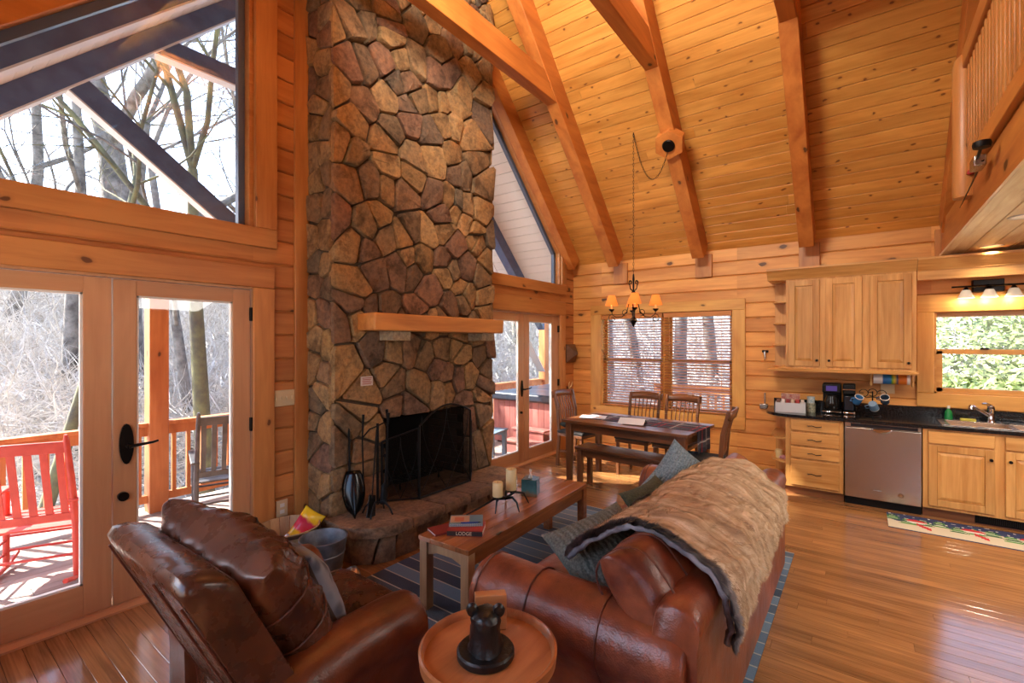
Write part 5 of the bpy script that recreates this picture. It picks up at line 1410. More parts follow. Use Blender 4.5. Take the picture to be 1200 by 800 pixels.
for z in (1.345, 1.60, 1.85, 2.10, 2.346): shelfq(z)
ob('shelf_back', MB().box(6.508, 6.526, .70, .85, 1.345, 2.36), M['cab'], uc, world=True, smooth=False)
crp = [(UF-.012, 2.355), (UF-.018, 2.37), (UF-.03, 2.385), (UF-.055, 2.42), (UF-.075, 2.455), (UF-.085, 2.46), (UF-.085, 2.482), (6.525, 2.482), (6.525, 2.355)]
ob('crown_moulding', MB().prism(crp, 'y', -.442, .885), M['caby'], uc, world=True)
vb = tag(ob('window_valance_board', MB().prism([(a, b-.005) for a, b in crp], 'y', -3.3, -.4445).box(UF-.004, UF+.016, -3.3, -.446, 2.26, 2.352), M['caby'], smooth=False), 'hickory crown and valance board running over the kitchen window', 'moulding')
# things at the counter
hc = root('tea_caddy_box', 'white divided caddy box with small jars and a red packet, left end of the counter', 'caddy', (6.06, .64, .866), math.radians(5))
ob('box_front', MB().box(-.07, -.066, -.145, .145, 0, .105).box(.066, .07, -.145, .145, 0, .105).box(-.07, .07, -.145, -.141, 0, .105).box(-.07, .07, .141, .145, 0, .105).box(-.07, .07, -.145, .145, 0, .004), plain('white_paint', '#bfc0c4', .5), hc, smooth=False)
for k in range(6): ob('packet', MB().obox((-.03+.02*(k % 2), -.115+k*.046, .09), (.05, .034, .10), (0, .1*(k % 3-1), 0)), plain('packet_paint_%s' % 'abcdef'[k], ['#c9bfb6', '#a83a36', '#b7a48e', '#93363a', '#c6c2c0', '#6d4a3a'][k], .5), hc, bevel=.004)
ob('tall_packet', MB().box(.02, .06, -.09, .09, .01, .20), plain('red_packet', '#8d3b34', .4, mott='#b9a193', ms=30), hc, bevel=.003)
for k, (y, lb) in enumerate(((.44, 'patterned tin cup stack between the caddy and the coffee maker'),)):
    cu = root('stacked_tins', lb, 'tin', (6.18, .455, .866))
    ob('lower_tin', MB().lathe([(0, 0), (.042, 0), (.045, .10), (.0, .10)], 20), plain('green_patterned_tin', '#4c5a4a', .4, mott='#b0a78f', ms=50), cu)
    ob('upper_tin', MB().lathe([(0, .101), (.036, .101), (.038, .17), (.0, .172)], 20), plain('white_blue_tin', '#7b97a5', .4, mott='#c9ccc6', ms=60), cu)
cmk = root('coffee_maker', 'black and chrome drip coffee maker on the counter below the wall cabinet', 'coffee maker', (6.27, .265, .866))
ob('base', MB().box(-.11, .11, -.085, .085, 0, .035), M['blk'], cmk, bevel=.012)
ob('chrome_band', MB().box(-.113, .0, -.087, .087, .012, .026), M['chrome'], cmk, bevel=.006)
ob('tower', MB().box(.03, .11, -.085, .085, .035, .24), M['blk'], cmk, bevel=.01)
ob('head', MB().box(-.10, .11, -.085, .085, .22, .325), M['blk'], cmk, bevel=.015)
ob('display', MB().box(-.103, -.099, -.05, .05, .245, .30), emis('violet_display', '#3b2a6b', .25), cmk, bevel=.002)
ob('carafe', MB().lathe([(0, .04), (.060, .04), (.068, .07), (.068, .13), (.052, .185), (.055, .20), (0, .205)], 24, (-.045, 0, 0)), plain('dark_coffee_glass', '#1a1614', .08), cmk)
ob('carafe_handle', MB().tube([(-.105, -.03, .18), (-.14, -.04, .17), (-.14, -.04, .09), (-.105, -.03, .08)], .008, 8), M['blk'], cmk)
pod = root('pod_brewer', 'slim black single cup brewer with chrome base right of the coffee maker', 'coffee maker', (6.28, .11, .866))
ob('base', MB().box(-.11, .10, -.055, .055, 0, .03), M['chrome'], pod, bevel=.01); ob('tower', MB().box(-.0, .10, -.055, .055, .03, .32), M['blk'], pod, bevel=.015)
ob('reservoir', MB().box(-.08, .0, -.045, .045, .04, .2), plain('smoky_tank', '#232a33', .1), pod, bevel=.01); ob('head', MB().box(-.10, .10, -.056, .056, .21, .325), M['blk'], pod, bevel=.015)
ob('chrome_trim', MB().box(-.103, .0, -.058, .058, .262, .272), M['chrome'], pod)
mr = root('mug_rack', 'dark wire mug rack with loops on the counter', 'mug rack', (6.22, -.09, .866))
ob('post', MB().tube([(0, 0, 0), (0, 0, .26)], .006, 8), M['bronze'], mr); ob('foot_ring', MB().tube([(.07*math.cos(t), .07*math.sin(t), .005) for t in [k*PI/10 for k in range(20)]], .005, 6, closed=True), M['bronze'], mr)
for (dx, dy, z) in ((-.03, .075, .24), (-.03, -.075, .24), (-.05, 0, .25)):
    ob('hook_loop', MB().tube([(dx*.6, dy, z)]+[(dx, dy+.038*math.cos(t), z+.038*math.sin(t)) for t in [k*PI/8 for k in range(15)]], .004, 6), M['bronze'], mr)
    ob('hook_arm', MB().tube([(0, 0, .2), (dx*.6, dy*.7, .19), (dx, dy, z-.03)], .004, 6), M['bronze'], mr)
def mug(colr, inner, loc, rot, lab):
    g = root('mug', lab, 'mug', loc, 0, 'mugs on the wire rack'); g.rotation_euler = rot
    ob('cup', MB().lathe([(0, -.045), (.034, -.045), (.038, -.035), (.040, .045), (.037, .046), (.034, -.03), (0, -.035)], 24), plain(colr[1], colr[0], .2), g, ang=50)
    ob('lip', MB().lathe([(.0405, .040), (.041, .047), (.037, .048), (.036, .040)], 24, close=False), M['white'], g)
    ob('handle', MB().tube([(0, .038, .03), (0, .066, .025), (0, .068, -.015), (0, .036, -.025)], .005, 8), plain(colr[1]+'_handle', colr[0], .2), g); return g
mug(('#3f78ad', 'blue_glaze'), None, (6.14, .035, 1.035), (math.radians(0), math.radians(-40), .5), 'bright blue mug hanging on the left of the wire rack')
mug(('#6a86a0', 'pale_blue_glaze'), None, (6.10, -.095, .985), (math.radians(20), math.radians(130), .2), 'pale grey blue mug hanging upside down in the middle of the rack')
mug(('#44586e', 'slate_glaze'), None, (6.16, -.19, 1.05), (math.radians(10), math.radians(-50), -.3), 'slate blue mug hanging on the right of the wire rack')
pt_ = root('paper_towel_holder', 'wooden holder with a printed paper towel roll under the wall cabinet', 'paper towel holder', (6.36, -.25, 1.25))
for y in (.17, -.17): ob('bracket', MB().box(-.05, .05, y-.008, y+.008, -.07, .06), M['cab'], pt_, bevel=.004)
def towel_mat():
    m, n, b = newmat('printed_towel_wrap'); tc = N(n, 'ShaderNodeTexCoord'); sp = N(n, 'ShaderNodeSeparateXYZ'); n.links.new(tc.outputs['Object'], sp.inputs[0])
    r = N(n, 'ShaderNodeMapRange'); r.inputs[1].default_value = .15; r.inputs[2].default_value = -.15; n.links.new(sp.outputs[1], r.inputs[0])
    c_ = ramp(n, r.outputs[0], [(0, H('#d9d9dc')), (.24, H('#e0e0e0')), (.27, H('#1f5fa8')), (.48, H('#2a7fc0')), (.50, H('#4aa044')), (.58, H('#e0c22c')), (.66, H('#27407c')), (.70, H('#e07a22')), (.9, H('#dd7220')), (.93, H('#e6e6e6'))])
    n.links.new(c_, b.inputs['Base Color']); b.inputs['Roughness'].default_value = .35; return m
ob('towel_roll', MB().tube([(0, .15, 0), (0, -.15, 0)], .052, 28), towel_mat(), pt_, ang=50); ob('dowel', MB().tube([(0, .17, 0), (0, -.17, 0)], .012, 10), M['cab'], pt_)
o2 = root('counter_outlet', 'ivory outlet plate on the log wall behind the mug rack', 'outlet', (XB-.008, -.225, 1.15)); ob('plate', MB().box(-.004, .006, -.06, .06, -.065, .065), M['ivory'], o2, bevel=.003)
# vanity light
vl = root('vanity_light', 'dark bronze bar light with three frosted bell shades over the kitchen window', 'light', (6.44, -.99, 2.2))
ob('back_plate', MB().box(.0, .085, -.11, .11, -.065, .055), M['bronze'], vl, bevel=.006)
ob('bar', MB().tube([(-.04, .27, -.01), (-.04, -.27, -.01)], .009, 8), M['bronze'], vl); ob('bar_arm', MB().tube([(.02, 0, 0), (-.04, 0, -.01)], .012, 8), M['bronze'], vl)
for k in range(3):
    y = .165-.165*k
    ob('fitter', MB().lathe([(.012, -.02), (.025, -.04), (.028, -.05), (.0, -.05)], 16, (-.04, y, 0)), M['bronze'], vl)
    sh = ob('bell_shade', MB().lathe([(.026, -.045), (.034, -.06), (.045, -.09), (.062, -.125)], 24, (-.04, y, 0), close=False), M['frost'], vl, solid=.003)
    lamp('vanity_bulb', 'POINT', (6.40, -.99+y, 2.2-.14), 1.0, (1, .78, .5), shadow_soft_size=.03)

# ---------------------------------------------------------------- baskets beside the hearth
def staves(name, label, loc, rt, rb_, h_, n, mat, t_=.008, bands=(.3, .9), bmat=None, cat='basket'):
    g = root(name, label, cat, loc)
    for k in range(n):
        a0 = 2*PI*k/n+.01; a1 = 2*PI*(k+1)/n-.01
        def q(a, r_, z): return (r_*math.cos(a), r_*math.sin(a), z)
        m_ = MB(); am = (a0+a1)/2
        lo = [q(a, rb_, .004) for a in (a0, am, a1)]; hi = [q(a, rt, h_) for a in (a0, am, a1)]
        lo2 = [q(a, rb_-t_, .004) for a in (a0, am, a1)]; hi2 = [q(a, rt-t_, h_) for a in (a0, am, a1)]
        m_.add(lo+hi+lo2+hi2, [(0, 1, 4, 3), (1, 2, 5, 4), (7, 6, 9, 10), (8, 7, 10, 11), (3, 4, 10, 9), (4, 5, 11, 10), (0, 3, 9, 6), (2, 8, 11, 5), (0, 6, 7, 1), (1, 7, 8, 2)])
        ob('stave', m_, mat, g, smooth=False)
    for f in bands:
        r_ = rb_+(rt-rb_)*f+.003; ob('hoop', MB().lathe([(r_, h_*f-.012), (r_+.003, h_*f-.01), (r_+.004, h_*f+.012), (r_-.001, h_*f+.013), (r_, h_*f-.012)], 36, close=False), bmat or mat, g)
    ob('bottom', MB().lathe([(0, 0), (rb_, 0), (rb_, .006), (0, .006)], 24), mat, g); return g
M['bask'] = wood('basket_wood', '#9a7a50', '#d1b183', 'z', .6, 0, .8, .15)
staves('bushel_basket', 'round wooden bushel basket with a snack bag inside beside the chimney', (1.78, 3.37, 0), .215, .17, .30, 18, M['bask'], bands=(.45, .93), bmat=plain('dark_hoop', '#3a2415', .6))
M['zinc'] = plain('galvanised_zinc', '#6e6f72', .45, .7, mott='#8e8f92', ms=14)
zb = root('zinc_bucket', 'grey galvanised bucket standing in front of the bushel basket', 'bucket', (1.815, 2.975, 0))
ob('wall', MB().lathe([(0, .0), (.108, 0), (.112, .004), (.155, .29), (.160, .296), (.160, .302), (.150, .302), (.147, .29), (.105, .01), (0, .01)], 40), M['zinc'], zb, ang=50)
for z, r_ in ((.09, .126), (.2, .1425)): ob('rib', MB().tube([(r_*math.cos(t), r_*math.sin(t), z) for t in [k*PI/16 for k in range(32)]], .004, 6, closed=True), M['zinc'], zb)
def bagmat():
    m, n, b = newmat('snack_bag_print'); tc = N(n, 'ShaderNodeTexCoord'); sp = N(n, 'ShaderNodeSeparateXYZ'); n.links.new(tc.outputs['Object'], sp.inputs[0])
    f = math_(n, 'ADD', math_(n, 'ADD', math_(n, 'MULTIPLY', sp.outputs[2], 2.6), .5), math_(n, 'MULTIPLY', noise_t(n, tc.outputs['Object'], 9, 2), .25))
    n.links.new(ramp(n, f, [(.30, H('#e2a51f')), (.52, H('#e0b020')), (.58, H('#c8273c')), (.74, H('#b52445')), (.78, H('#e8b61c')), (.95, H('#e3c52a'))]), b.inputs['Base Color']); b.inputs['Roughness'].default_value = .25
    return m
sbm = weldrim(cushion(.17, .27, .10, .9, 22, 22, .018, 61, .06, 2.6)); sbm.xf(Matrix.Rotation(PI/2, 4, 'X'))
o = ob('snack_bag', sbm, bagmat(), ang=180); o.location = (1.90, 3.36, .25); o.rotation_euler = (math.radians(-18), math.radians(32), math.radians(-50)); tag(o, 'open yellow and red foil snack bag leaning inside the bushel basket', 'bag')
pb = root('clear_plastic_cup', 'crumpled clear plastic bottle in the bushel basket', 'bottle', (1.70, 3.33, .13)); pb.rotation_euler = (.3, .2, 0)
ob('bottle_body', MB().lathe([(.0, 0), (.03, .0), (.033, .08), (.02, .13), (.012, .15), (.0, .152)], 14), plain('clear_plastic', '#b9bfc6', .08), pb)
fo = MB(); rf = random.Random(8)
fo.lathe([(.004, -.05), (.028, -.043), (.045, -.02), (.05, .002), (.043, .025), (.025, .044), (.004, .05)], 12); fo.v = [tuple(c_*(1+rf.uniform(-.16, .16)) for c_ in p) for p in fo.v]
o = ob('foil_ball', fo, plain('silver_foil', '#b9bcc2', .18, .9), smooth=False); o.location = (1.86, 2.72, .075); o.scale = (1.4, 1.4, 1.4); tag(o, 'crumpled silver foil ball on the floor between the chair and bucket', 'foil')
gb = root('magazine_box', 'white open box holding papers on the floor behind the armchair arm', 'box', (1.45, 3.14, 0), .25)
ob('box', MB().box(-.11, .11, -.08, -.077, 0, .31).box(-.11, .11, .077, .08, 0, .31).box(-.11, -.107, -.08, .08, 0, .31).box(.107, .11, -.08, .08, 0, .31).box(-.11, .11, -.08, .08, 0, .003), M['white'], gb, smooth=False)
for k, c_ in enumerate(('#5d7fae', '#c9ccd4', '#6a4b3d')): ob('folded_paper', MB().obox((-.06+.05*k, 0, .21), (.012, .13, .30+.02*k), (0, .15*(k-1), 0)), plain('paper_%s' % 'abc'[k], c_, .5), gb)
# trolling ornament on the loft fascia
fi = root('fishing_reel_ornament', 'old metal fishing reel and rod mounted on the loft fascia', 'ornament', (4.18, ly+.03, 2.77))
ob('rod', MB().tube([(.9, .0, -.07), (.3, .01, -.03), (-.1, .02, 0)], [.003, .005, .009], 6), M['bronze'], fi)
ob('reel_body', MB().box(-.10, .05, -.0, .06, -.03, .04), M['steel'], fi, bevel=.008); ob('crank', MB().tube([(-.08, .04, .02), (-.25, .05, .03)], .009, 8), M['bronze'], fi)
ob('crank_knob', MB().lathe([(0, -.02), (.04, -.018), (.045, 0), (.04, .018), (0, .02)], 16, (-.29, .05, .04)), M['blk'], fi)
ob('red_float', MB().lathe([(0, -.02), (.018, -.012), (.02, 0), (.016, .014), (0, .02)], 12, (.22, .03, .02)), plain('red_plastic', '#a32420', .3), fi)
# wall antler deco on dining wall
# ---------------------------------------------------------------- OUTSIDE
DZ = -.14; DY1 = 6.25
dk = sroot('deck')
sobj = ob('deck_joists', MB().box(-3.5, 9.6, YA+.17, DY1, DZ-.25, DZ-.04).box(XB+.17, 9.6, -1.0, YA+.17, DZ-.25, DZ-.04), M['deck'], dk, smooth=False)
y = YA+.175; bw = .14
while y < DY1-.05:
    xs_ = [-3.5, R.uniform(-.5, 1), R.uniform(2, 4), R.uniform(5.5, 7), 9.6]
    for a, b in zip(xs_[:-1], xs_[1:]): ob('deck_board', MB().box(a+.002, b-.002, y+.003, y+bw-.003, DZ-.03, DZ), M['deck'], dk, smooth=False)
    y += bw
y = -1.0
while y < YA+.1:
    ob('deck_board', MB().box(XB+.18, 9.6, y+.003, y+bw-.003, DZ-.03, DZ), M['deck'], dk, smooth=False); y += bw
# posts
RYD = 6.0
for i, (x, yy, lb) in enumerate(((1.74, RYD, 'square stained porch post seen through the left glazed door'), (-1.6, RYD, 'square porch post at the left corner of the deck, outside the view'), (9.3, RYD, 'square porch post at the far corner of the deck'), (5.2, RYD, 'square porch post behind the chimney on the deck edge'))):
    if i == 1: continue
    tag(ob('porch_post', MB().box(x-.085, x+.085, yy-.085, yy+.085, DZ, 2.5), M['railw'], bevel=.006), lb, 'post')
tag(ob('header_beam', MB().box(-3, 9.6, RYD-.09, RYD+.09, 2.5, 2.78), M['railw'], bevel=.006), 'horizontal porch header beam carried by the deck posts', 'beam')
def railing(x0, x1, yy, lab, dirn='x'):
    r_ = root('deck_railing', lab, 'railing', ((x0+x1)/2, yy, DZ) if dirn == 'x' else (yy, (x0+x1)/2, DZ))
    def bx(a, b, c_, d, z0, z1): return MB().box(a, b, c_, d, z0, z1) if dirn == 'x' else MB().box(c_, d, a, b, z0, z1)
    ob('top_rail', bx(x0, x1, yy-.06, yy+.06, DZ+.90, DZ+.94), M['railw'], r_, world=True, bevel=.005)
    ob('upper_rail', bx(x0, x1, yy-.02, yy+.02, DZ+.80, DZ+.90), M['railw'], r_, world=True)
    ob('bottom_rail', bx(x0, x1, yy-.02, yy+.02, DZ+.10, DZ+.18), M['railw'], r_, world=True)
    n_ = int((x1-x0)/.135); b0 = None
    for k in range(n_):
        p_ = x0+(k+.5)*(x1-x0)/n_
        if b0 is None: b0 = ob('baluster', MB().box(-.018, .018, -.018, .018, .18, .80), M['railw'], r_, smooth=False); o_ = b0
        else: o_ = b0.copy(); C.objects.link(o_); o_.parent = r_
        o_.location = (p_-(x0+x1)/2, 0, 0) if dirn == 'x' else (0, p_-(x0+x1)/2, 0)
railing(-2.6, 1.655, RYD, 'stained deck railing left of the porch post behind the red rocking chair')
railing(1.825, 5.11, RYD, 'stained deck railing right of the porch post behind the grey rocking chair')
railing(5.29, 9.2, RYD, 'stained deck railing behind the hot tub')
railing(-.9, 3.4, 9.45, 'stained deck railing seen through the blinds of the dining window', 'y')
# porch roof over the deck, timber gable truss
pr_ = sroot('porch_roof')
ra, rbz = YA+.16, DY1+.25
m_ = MB()
def rz_(x): return roofz(x)+.06
EXL, EXR = XL-.75, XB+.75
m_.prism([(EXL, rz_(XL)-.75+.03), (XR, 6.39), (XR, 6.6), (EXL, rz_(XL)-.75+.25)], 'y', ra, rbz)
m_.prism([(EXR, rz_(XB)-.75+.03), (XR, 6.39), (XR, 6.6), (EXR, rz_(XB)-.75+.25)], 'y', ra, rbz)
ob('roof_deck', m_, M['greyb'], pr_, smooth=False)
s_ = -1.0
while s_ < L-.05:
    for side in (1, -1):
        def sp(u, yv, o_):
            p = slope_pt(u, yv, o_); return (p[0] if side > 0 else 2*XR-p[0], p[1], p[2]+.06)
        a, b = ra+.01, rbz-.01; q = .146
        vs = [sp(s_+u, a, o_) for u, o_ in ((.001, -.01), (q-.001, -.01), (q-.001, .006), (q-.006, .012), (.006, .012), (.001, .006))]+[sp(s_+u, b, o_) for u, o_ in ((.001, -.01), (q-.001, -.01), (q-.001, .006), (q-.006, .012), (.006, .012), (.001, .006))]
        ob('soffit_board', MB().add(vs, [tuple(range(6)), tuple(range(11, 5, -1))]+[(i, i+6, (i+1) % 6+6, (i+1) % 6) for i in range(6)]), M['soffit'], pr_, smooth=False)
    s_ += .148
def sl_beam(x0, x1, z_off, depth, y0, y1, mat, nm='truss_chord'):
    # follows the left or right slope; z_off below soffit
    z = lambda x: rz_(x)-z_off
    return ob(nm, MB().prism([(x0, z(x0)), (x1, z(x1)), (x1, z(x1)-depth), (x0, z(x0)-depth)], 'y', y0, y1), mat, pr_, smooth=False)
for yy in (4.75, 6.1):
    for (x0, x1) in ((EXL, XR), (XR, EXR)):
        sl_beam(x0, x1, .02, .26, yy-.07, yy+.07, M['greyb'])
        ob('edge_board', MB().prism([(x0, (rz_(min(max(x0, XL), XB)) - (abs(x0-min(max(x0, XL), XB))))-.28), (x1, rz_(x1) - (abs(x1-min(max(x1, XL), XB)))-.28), (x1, rz_(x1)-(abs(x1-min(max(x1, XL), XB)))-.30), (x0, (rz_(min(max(x0, XL), XB))-(abs(x0-min(max(x0, XL), XB))))-.30)], 'y', yy-.075, yy+.075), M['whitel'], pr_, smooth=False)
def strut(p, q, w_=.20, d_=.14, nm='truss_strut'):
    ob(nm, MB().bar(p, q, d_, w_, (0, 1, 0) if False else (0, 0, 1)), M['greyb'], pr_, smooth=False)
    pz, qz = Vector(p), Vector(q); dd = (qz-pz).normalized(); up = Vector((0, 1, 0)).cross(dd)
    up = up if up.z < 0 else -up
    off = up*(w_/2+.008)
    ob('edge_board', MB().bar(pz+off, qz+off, d_, .016), M['whitel'], pr_, smooth=False)
strut((1.03, 6.15, 4.22), (2.96, 6.15, 2.75)); strut((5.11, 6.15, 4.22), (3.18, 6.15, 2.75))
strut((1.45, 6.15, 4.86), (4.69, 6.15, 4.86), .2)
# rocking chairs
def rocker(name, label, mat, loc, rz, wd=.5):
    g = root(name, label, 'rocking chair', loc, rz)      # faces +y locally
    h = wd/2
    for s in (-1, 1):
        ob('rocker', MB().tube([(s*h, -.42, .09), (s*h, -.25, .035), (s*h, 0, .018), (s*h, .25, .035), (s*h, .40, .08)], .018, 6), mat, g)
        ob('back_post', MB().tube([(s*h, -.20, .04), (s*h, -.22, .42), (s*h*.98, -.30, .80), (s*h*.96, -.37, 1.08), (s*h*.96, -.38, 1.12)], [.022, .024, .022, .018, .010], 10), mat, g)
        ob('front_post', MB().tube([(s*h, .22, .04), (s*h, .22, .62)], [.02, .022], 10), mat, g)
        ob('armrest', MB().obox((s*(h+.01), -.01, .635), (.075, .56, .022), (.04, 0, 0)), mat, g, bevel=.008)
        for z in (.14, .24): ob('side_rung', MB().tube([(s*h, -.2, z), (s*h, .22, z)], .010, 6), mat, g)
    for z in (.16, .27): ob('front_rung', MB().tube([(-h, .22, z), (h, .22, z)], .010, 6), mat, g)
    ob('rear_rung', MB().tube([(-h, -.2, .2), (h, -.2, .2)], .010, 6), mat, g)
    for k in range(6):
        u = k/6; y0 = .25-u*.46
        ob('seat_slat', MB().obox((0, y0, .415+.02*math.cos(u*5)), (wd*1.02, .068, .016), (.05*math.sin(u*4), 0, 0)), mat, g)
    ob('top_rail', MB().obox((0, -.355, 1.03), (wd-.03, .022, .085), (.22, 0, 0)), mat, g, bevel=.006)
    ob('lower_rail', MB().obox((0, -.235, .50), (wd-.03, .022, .06), (.2, 0, 0)), mat, g, bevel=.005)
    nS = 6
    for k in range(nS):
        x = -wd/2+.055+(wd-.11)*k/(nS-1); ob('back_slat', MB().bar((x, -.238, .52), (x, -.35, 1.0), .042, .012, (0, 1, 0)), mat, g)
    return g
rocker('rocking_chair', 'red painted slatted rocking chair on the deck outside the left glazed door', M['redw'], (.72, 5.02, DZ), -.46, .54)
rocker('rocking_chair', 'weathered black grey rocking chair on the deck beside the porch post', M['blackw'], (2.13, 5.28, DZ), -.29, .54)
# hot tub
ht = root('hot_tub', 'wood clad hot tub with dark insulated cover on the deck beyond the far doors', 'hot tub', (7.5, 4.65, DZ))
M['tubw'] = wood('tub_redwood', '#7d4440', '#a3665e', 'z', .6, 0, .6, .12)
x = 6.62
while x < 8.35:
    for yy in (4.0, 5.28): ob('side_plank', MB().box(x+.003, x+.117, yy-.012, yy+.012, DZ+.03, .62), M['tubw'], ht, world=True, smooth=False)
    x += .12
y = 4.0
while y < 5.25:
    for xx in (6.6, 8.4): ob('side_plank', MB().box(xx-.012, xx+.012, y+.003, y+.117, DZ+.03, .62), M['tubw'], ht, world=True, smooth=False)
    y += .12
ob('shell_body', MB().box(6.62, 8.38, 4.02, 5.26, DZ, .64), M['blk'], ht, world=True)
vin = plain('blue_black_vinyl', '#26303f', .35)
ob('cover_half', MB().box(6.52, 7.495, 3.93, 5.35, .63, .76), vin, ht, world=True, bevel=.03); ob('cover_half', MB().box(7.505, 8.48, 3.93, 5.35, .63, .76), vin, ht, world=True, bevel=.03)
ts = root('tub_steps', 'reddish wooden steps in front of the hot tub', 'steps', (6.3, 4.35, DZ))
for k, (a, z) in enumerate(((6.05, .06), (6.28, .22))): ob('tread', MB().box(a, a+.26, 4.05, 4.7, z-.03, z), M['tubw'], ts, world=True, bevel=.004); ob('riser', MB().box(a+.02, a+.04, 4.08, 4.67, DZ, z-.03), M['tubw'], ts, world=True)
bb = root('slatted_stool', 'low grey blue slatted outdoor bench on the deck near the far door', 'bench', (5.62, 4.62, DZ), .2)
bmz = plain('blue_grey_paint', '#5c7186', .6)
for k in range(4): ob('slat', MB().box(-.25, .25, -.2+k*.102, -.2+k*.102+.092, .40, .425), bmz, bb, bevel=.003)
for sx in (-1, 1):
    for sy in (-1, 1): ob('leg', MB().box(sx*.21-.03, sx*.21+.03, sy*.15-.03, sy*.15+.03, 0, .4), bmz, bb)
    ob('side_apron', MB().box(sx*.21-.01, sx*.21+.01, -.17, .17, .32, .4), bmz, bb)
pv = root('privacy_screen', 'grey louvred privacy screen with hanging curtain at the right edge of the far door', 'screen', (6.95, 4.0, DZ))
for k in range(18): ob('louvre', MB().obox((0, .12, 1.25+k*.065), (.05, .24, .008), (0, .6, 0)), M['greyb'], pv, smooth=False)
ob('frame_post', MB().box(-.04, .04, -.04, .0, 0, 2.6).box(-.03, .03, .22, .25, 1.2, 2.45), M['greyb'], pv)
ob('curtain', MB().grid(lambda u, v: (.03*math.sin(u*16)+.02, .02+.20*u*(1-.35*math.sin(v*3)), .02+1.22*v), 24, 6), plain('grey_blue_canvas', '#72828c', .8), pv, solid=.004)

# ground, hills, woods
def gz(x, y):
    r_ = math.hypot(x-3, y-0); d = max(0, r_-9.5)
    return -2.2 + .5*noise.noise(Vector((x*.12, y*.12, 0))) + min(d, 40)*.30 + (max(0, d-8)*.04)
def groundmat():
    m, n, b = newmat('leaf_litter_ground'); v, raw, rnd = objcoord(n)
    n.links.new(ramp(n, noise_t(n, raw, 2.2, 8, .75), [(.34, H('#6e675f')), (.48, H('#9b958d')), (.6, H('#bdb8b1')), (.72, H('#d8d5d1'))]), b.inputs['Base Color']); b.inputs['Roughness'].default_value = 1; return m
gm = MB().grid(lambda u, v: (-40+95*u, -35+90*v, gz(-40+95*u, -35+90*v)), 60, 60)
gm.f = [f for f in gm.f]
sob('hill_ground', gm, groundmat(), ang=180)
def blades(n_, fn, seed, mat, name, label, cat, l0=.5, l1=1.6, wd=.012):
    r = random.Random(seed); m_ = MB()
    V, F_ = m_.v, m_.f
    for _ in range(n_):
        x, y, z, sc = fn(r); l = r.uniform(l0, l1)*sc
        a = r.uniform(0, 2*PI); e = r.uniform(-.2, 1.3)
        d = Vector((math.cos(a)*math.cos(e), math.sin(a)*math.cos(e), math.sin(e)))
        sd = d.cross(Vector((x, y, 0)).normalized()); sd = sd.normalized() if sd.length > .01 else Vector((0, 0, 1))
        w_ = wd*sc*r.uniform(.5, 1.5); p = Vector((x, y, z)); k = len(V)
        bend = Vector((r.uniform(-.2, .2), r.uniform(-.2, .2), r.uniform(-.15, .15)))*l
        V.append(tuple(p-sd*w_)); V.append(tuple(p+sd*w_)); V.append(tuple(p+d*l*.5+bend*.5+sd*w_*.6)); V.append(tuple(p+d*l*.5+bend*.5-sd*w_*.6)); V.append(tuple(p+d*l+bend*-.3))
        F_.append((k, k+1, k+2, k+3)); F_.append((k+3, k+2, k+4))
    o = ob(name, m_, mat, smooth=False, kind='stuff'); o['label'] = label; o['category'] = cat; return o
brushA = plain('bare_twig_bark', '#8f8a84', .9, mott='#d2cec9', ms=3)
def fA(r):
    a = math.radians(r.uniform(33, 86)) if r.random() < .85 else math.radians(r.uniform(8, 33)); d = r.uniform(10.5, 34)
    x, y = d*math.cos(a), d*math.sin(a); return (x, y, gz(x, y)+r.uniform(0, 1.6)+.3, (d/16)**.8)
blades(90000, fA, 1, brushA, 'bare_undergrowth', 'tangled pale leafless brush covering the hillside beyond the deck', 'undergrowth')
def tree(name, label, loc, h, r0, mat, seed, lean=(0, 0), depth=5, spread=.6, first=.3, group='bare trees beyond the deck', maxseg=900):
    r = random.Random(seed); m_ = MB(); cnt = [0]
    def grow(p, d, l, rad, dep):
        if cnt[0] > maxseg: return
        cnt[0] += 1
        n_ = 4 if dep < 3 else 3; pts = [p]; rs_ = [rad]; q = p; dd = d
        for i in range(n_):
            dd = (dd+Vector((r.uniform(-1, 1), r.uniform(-1, 1), r.uniform(-.5, .9)))*(.10 if dep == 0 else .22)).normalized()
            q = q+dd*l/n_; pts.append(q); rs_.append(rad*(1-.5*(i+1)/n_))
            if dep < depth and (i > 0 or dep > 0):
                if r.random() < (.85 if dep else .9*(i/n_ > first-.2)):
                    side = dd.orthogonal().normalized(); side.rotate(__import__('mathutils').Quaternion(dd, r.uniform(0, 2*PI)))
                    nd = (dd*(1-spread)+side*spread*1.3+Vector((0, 0, .12))).normalized()
                    grow(q, nd, l*r.uniform(.5, .72), rs_[-1]*r.uniform(.45, .65), dep+1)
        m_.tube(pts, rs_, 8 if dep == 0 else (5 if dep < 3 else 3), cap=False)
        if dep < depth:
            for _ in range(2):
                side = dd.orthogonal().normalized(); side.rotate(__import__('mathutils').Quaternion(dd, r.uniform(0, 2*PI)))
                grow(q, (dd+side*spread).normalized(), l*r.uniform(.55, .75), rs_[-1]*.8, dep+1)
    grow(Vector((0, 0, 0)), Vector((lean[0], lean[1], 1)).normalized(), h*.55, r0, 0)
    o = ob(name, m_, mat, ang=180); o.location = loc; return tag(o, label, 'tree', group)
bark = plain('grey_bark', '#494642', .9, bumpv=.8, bs=30, mott='#85807a', ms=5)
bark2 = plain('mossy_bark', '#47433a', .9, bumpv=.8, bs=30, mott='#6c6a46', ms=4)
tree('bare_tree', 'large bare spreading tree seen through the upper left window', (3.4, 13.5, gz(3.4, 13.5)), 17, .40, bark, 3, (.02, 0), 5, .62, .30, maxseg=6000)
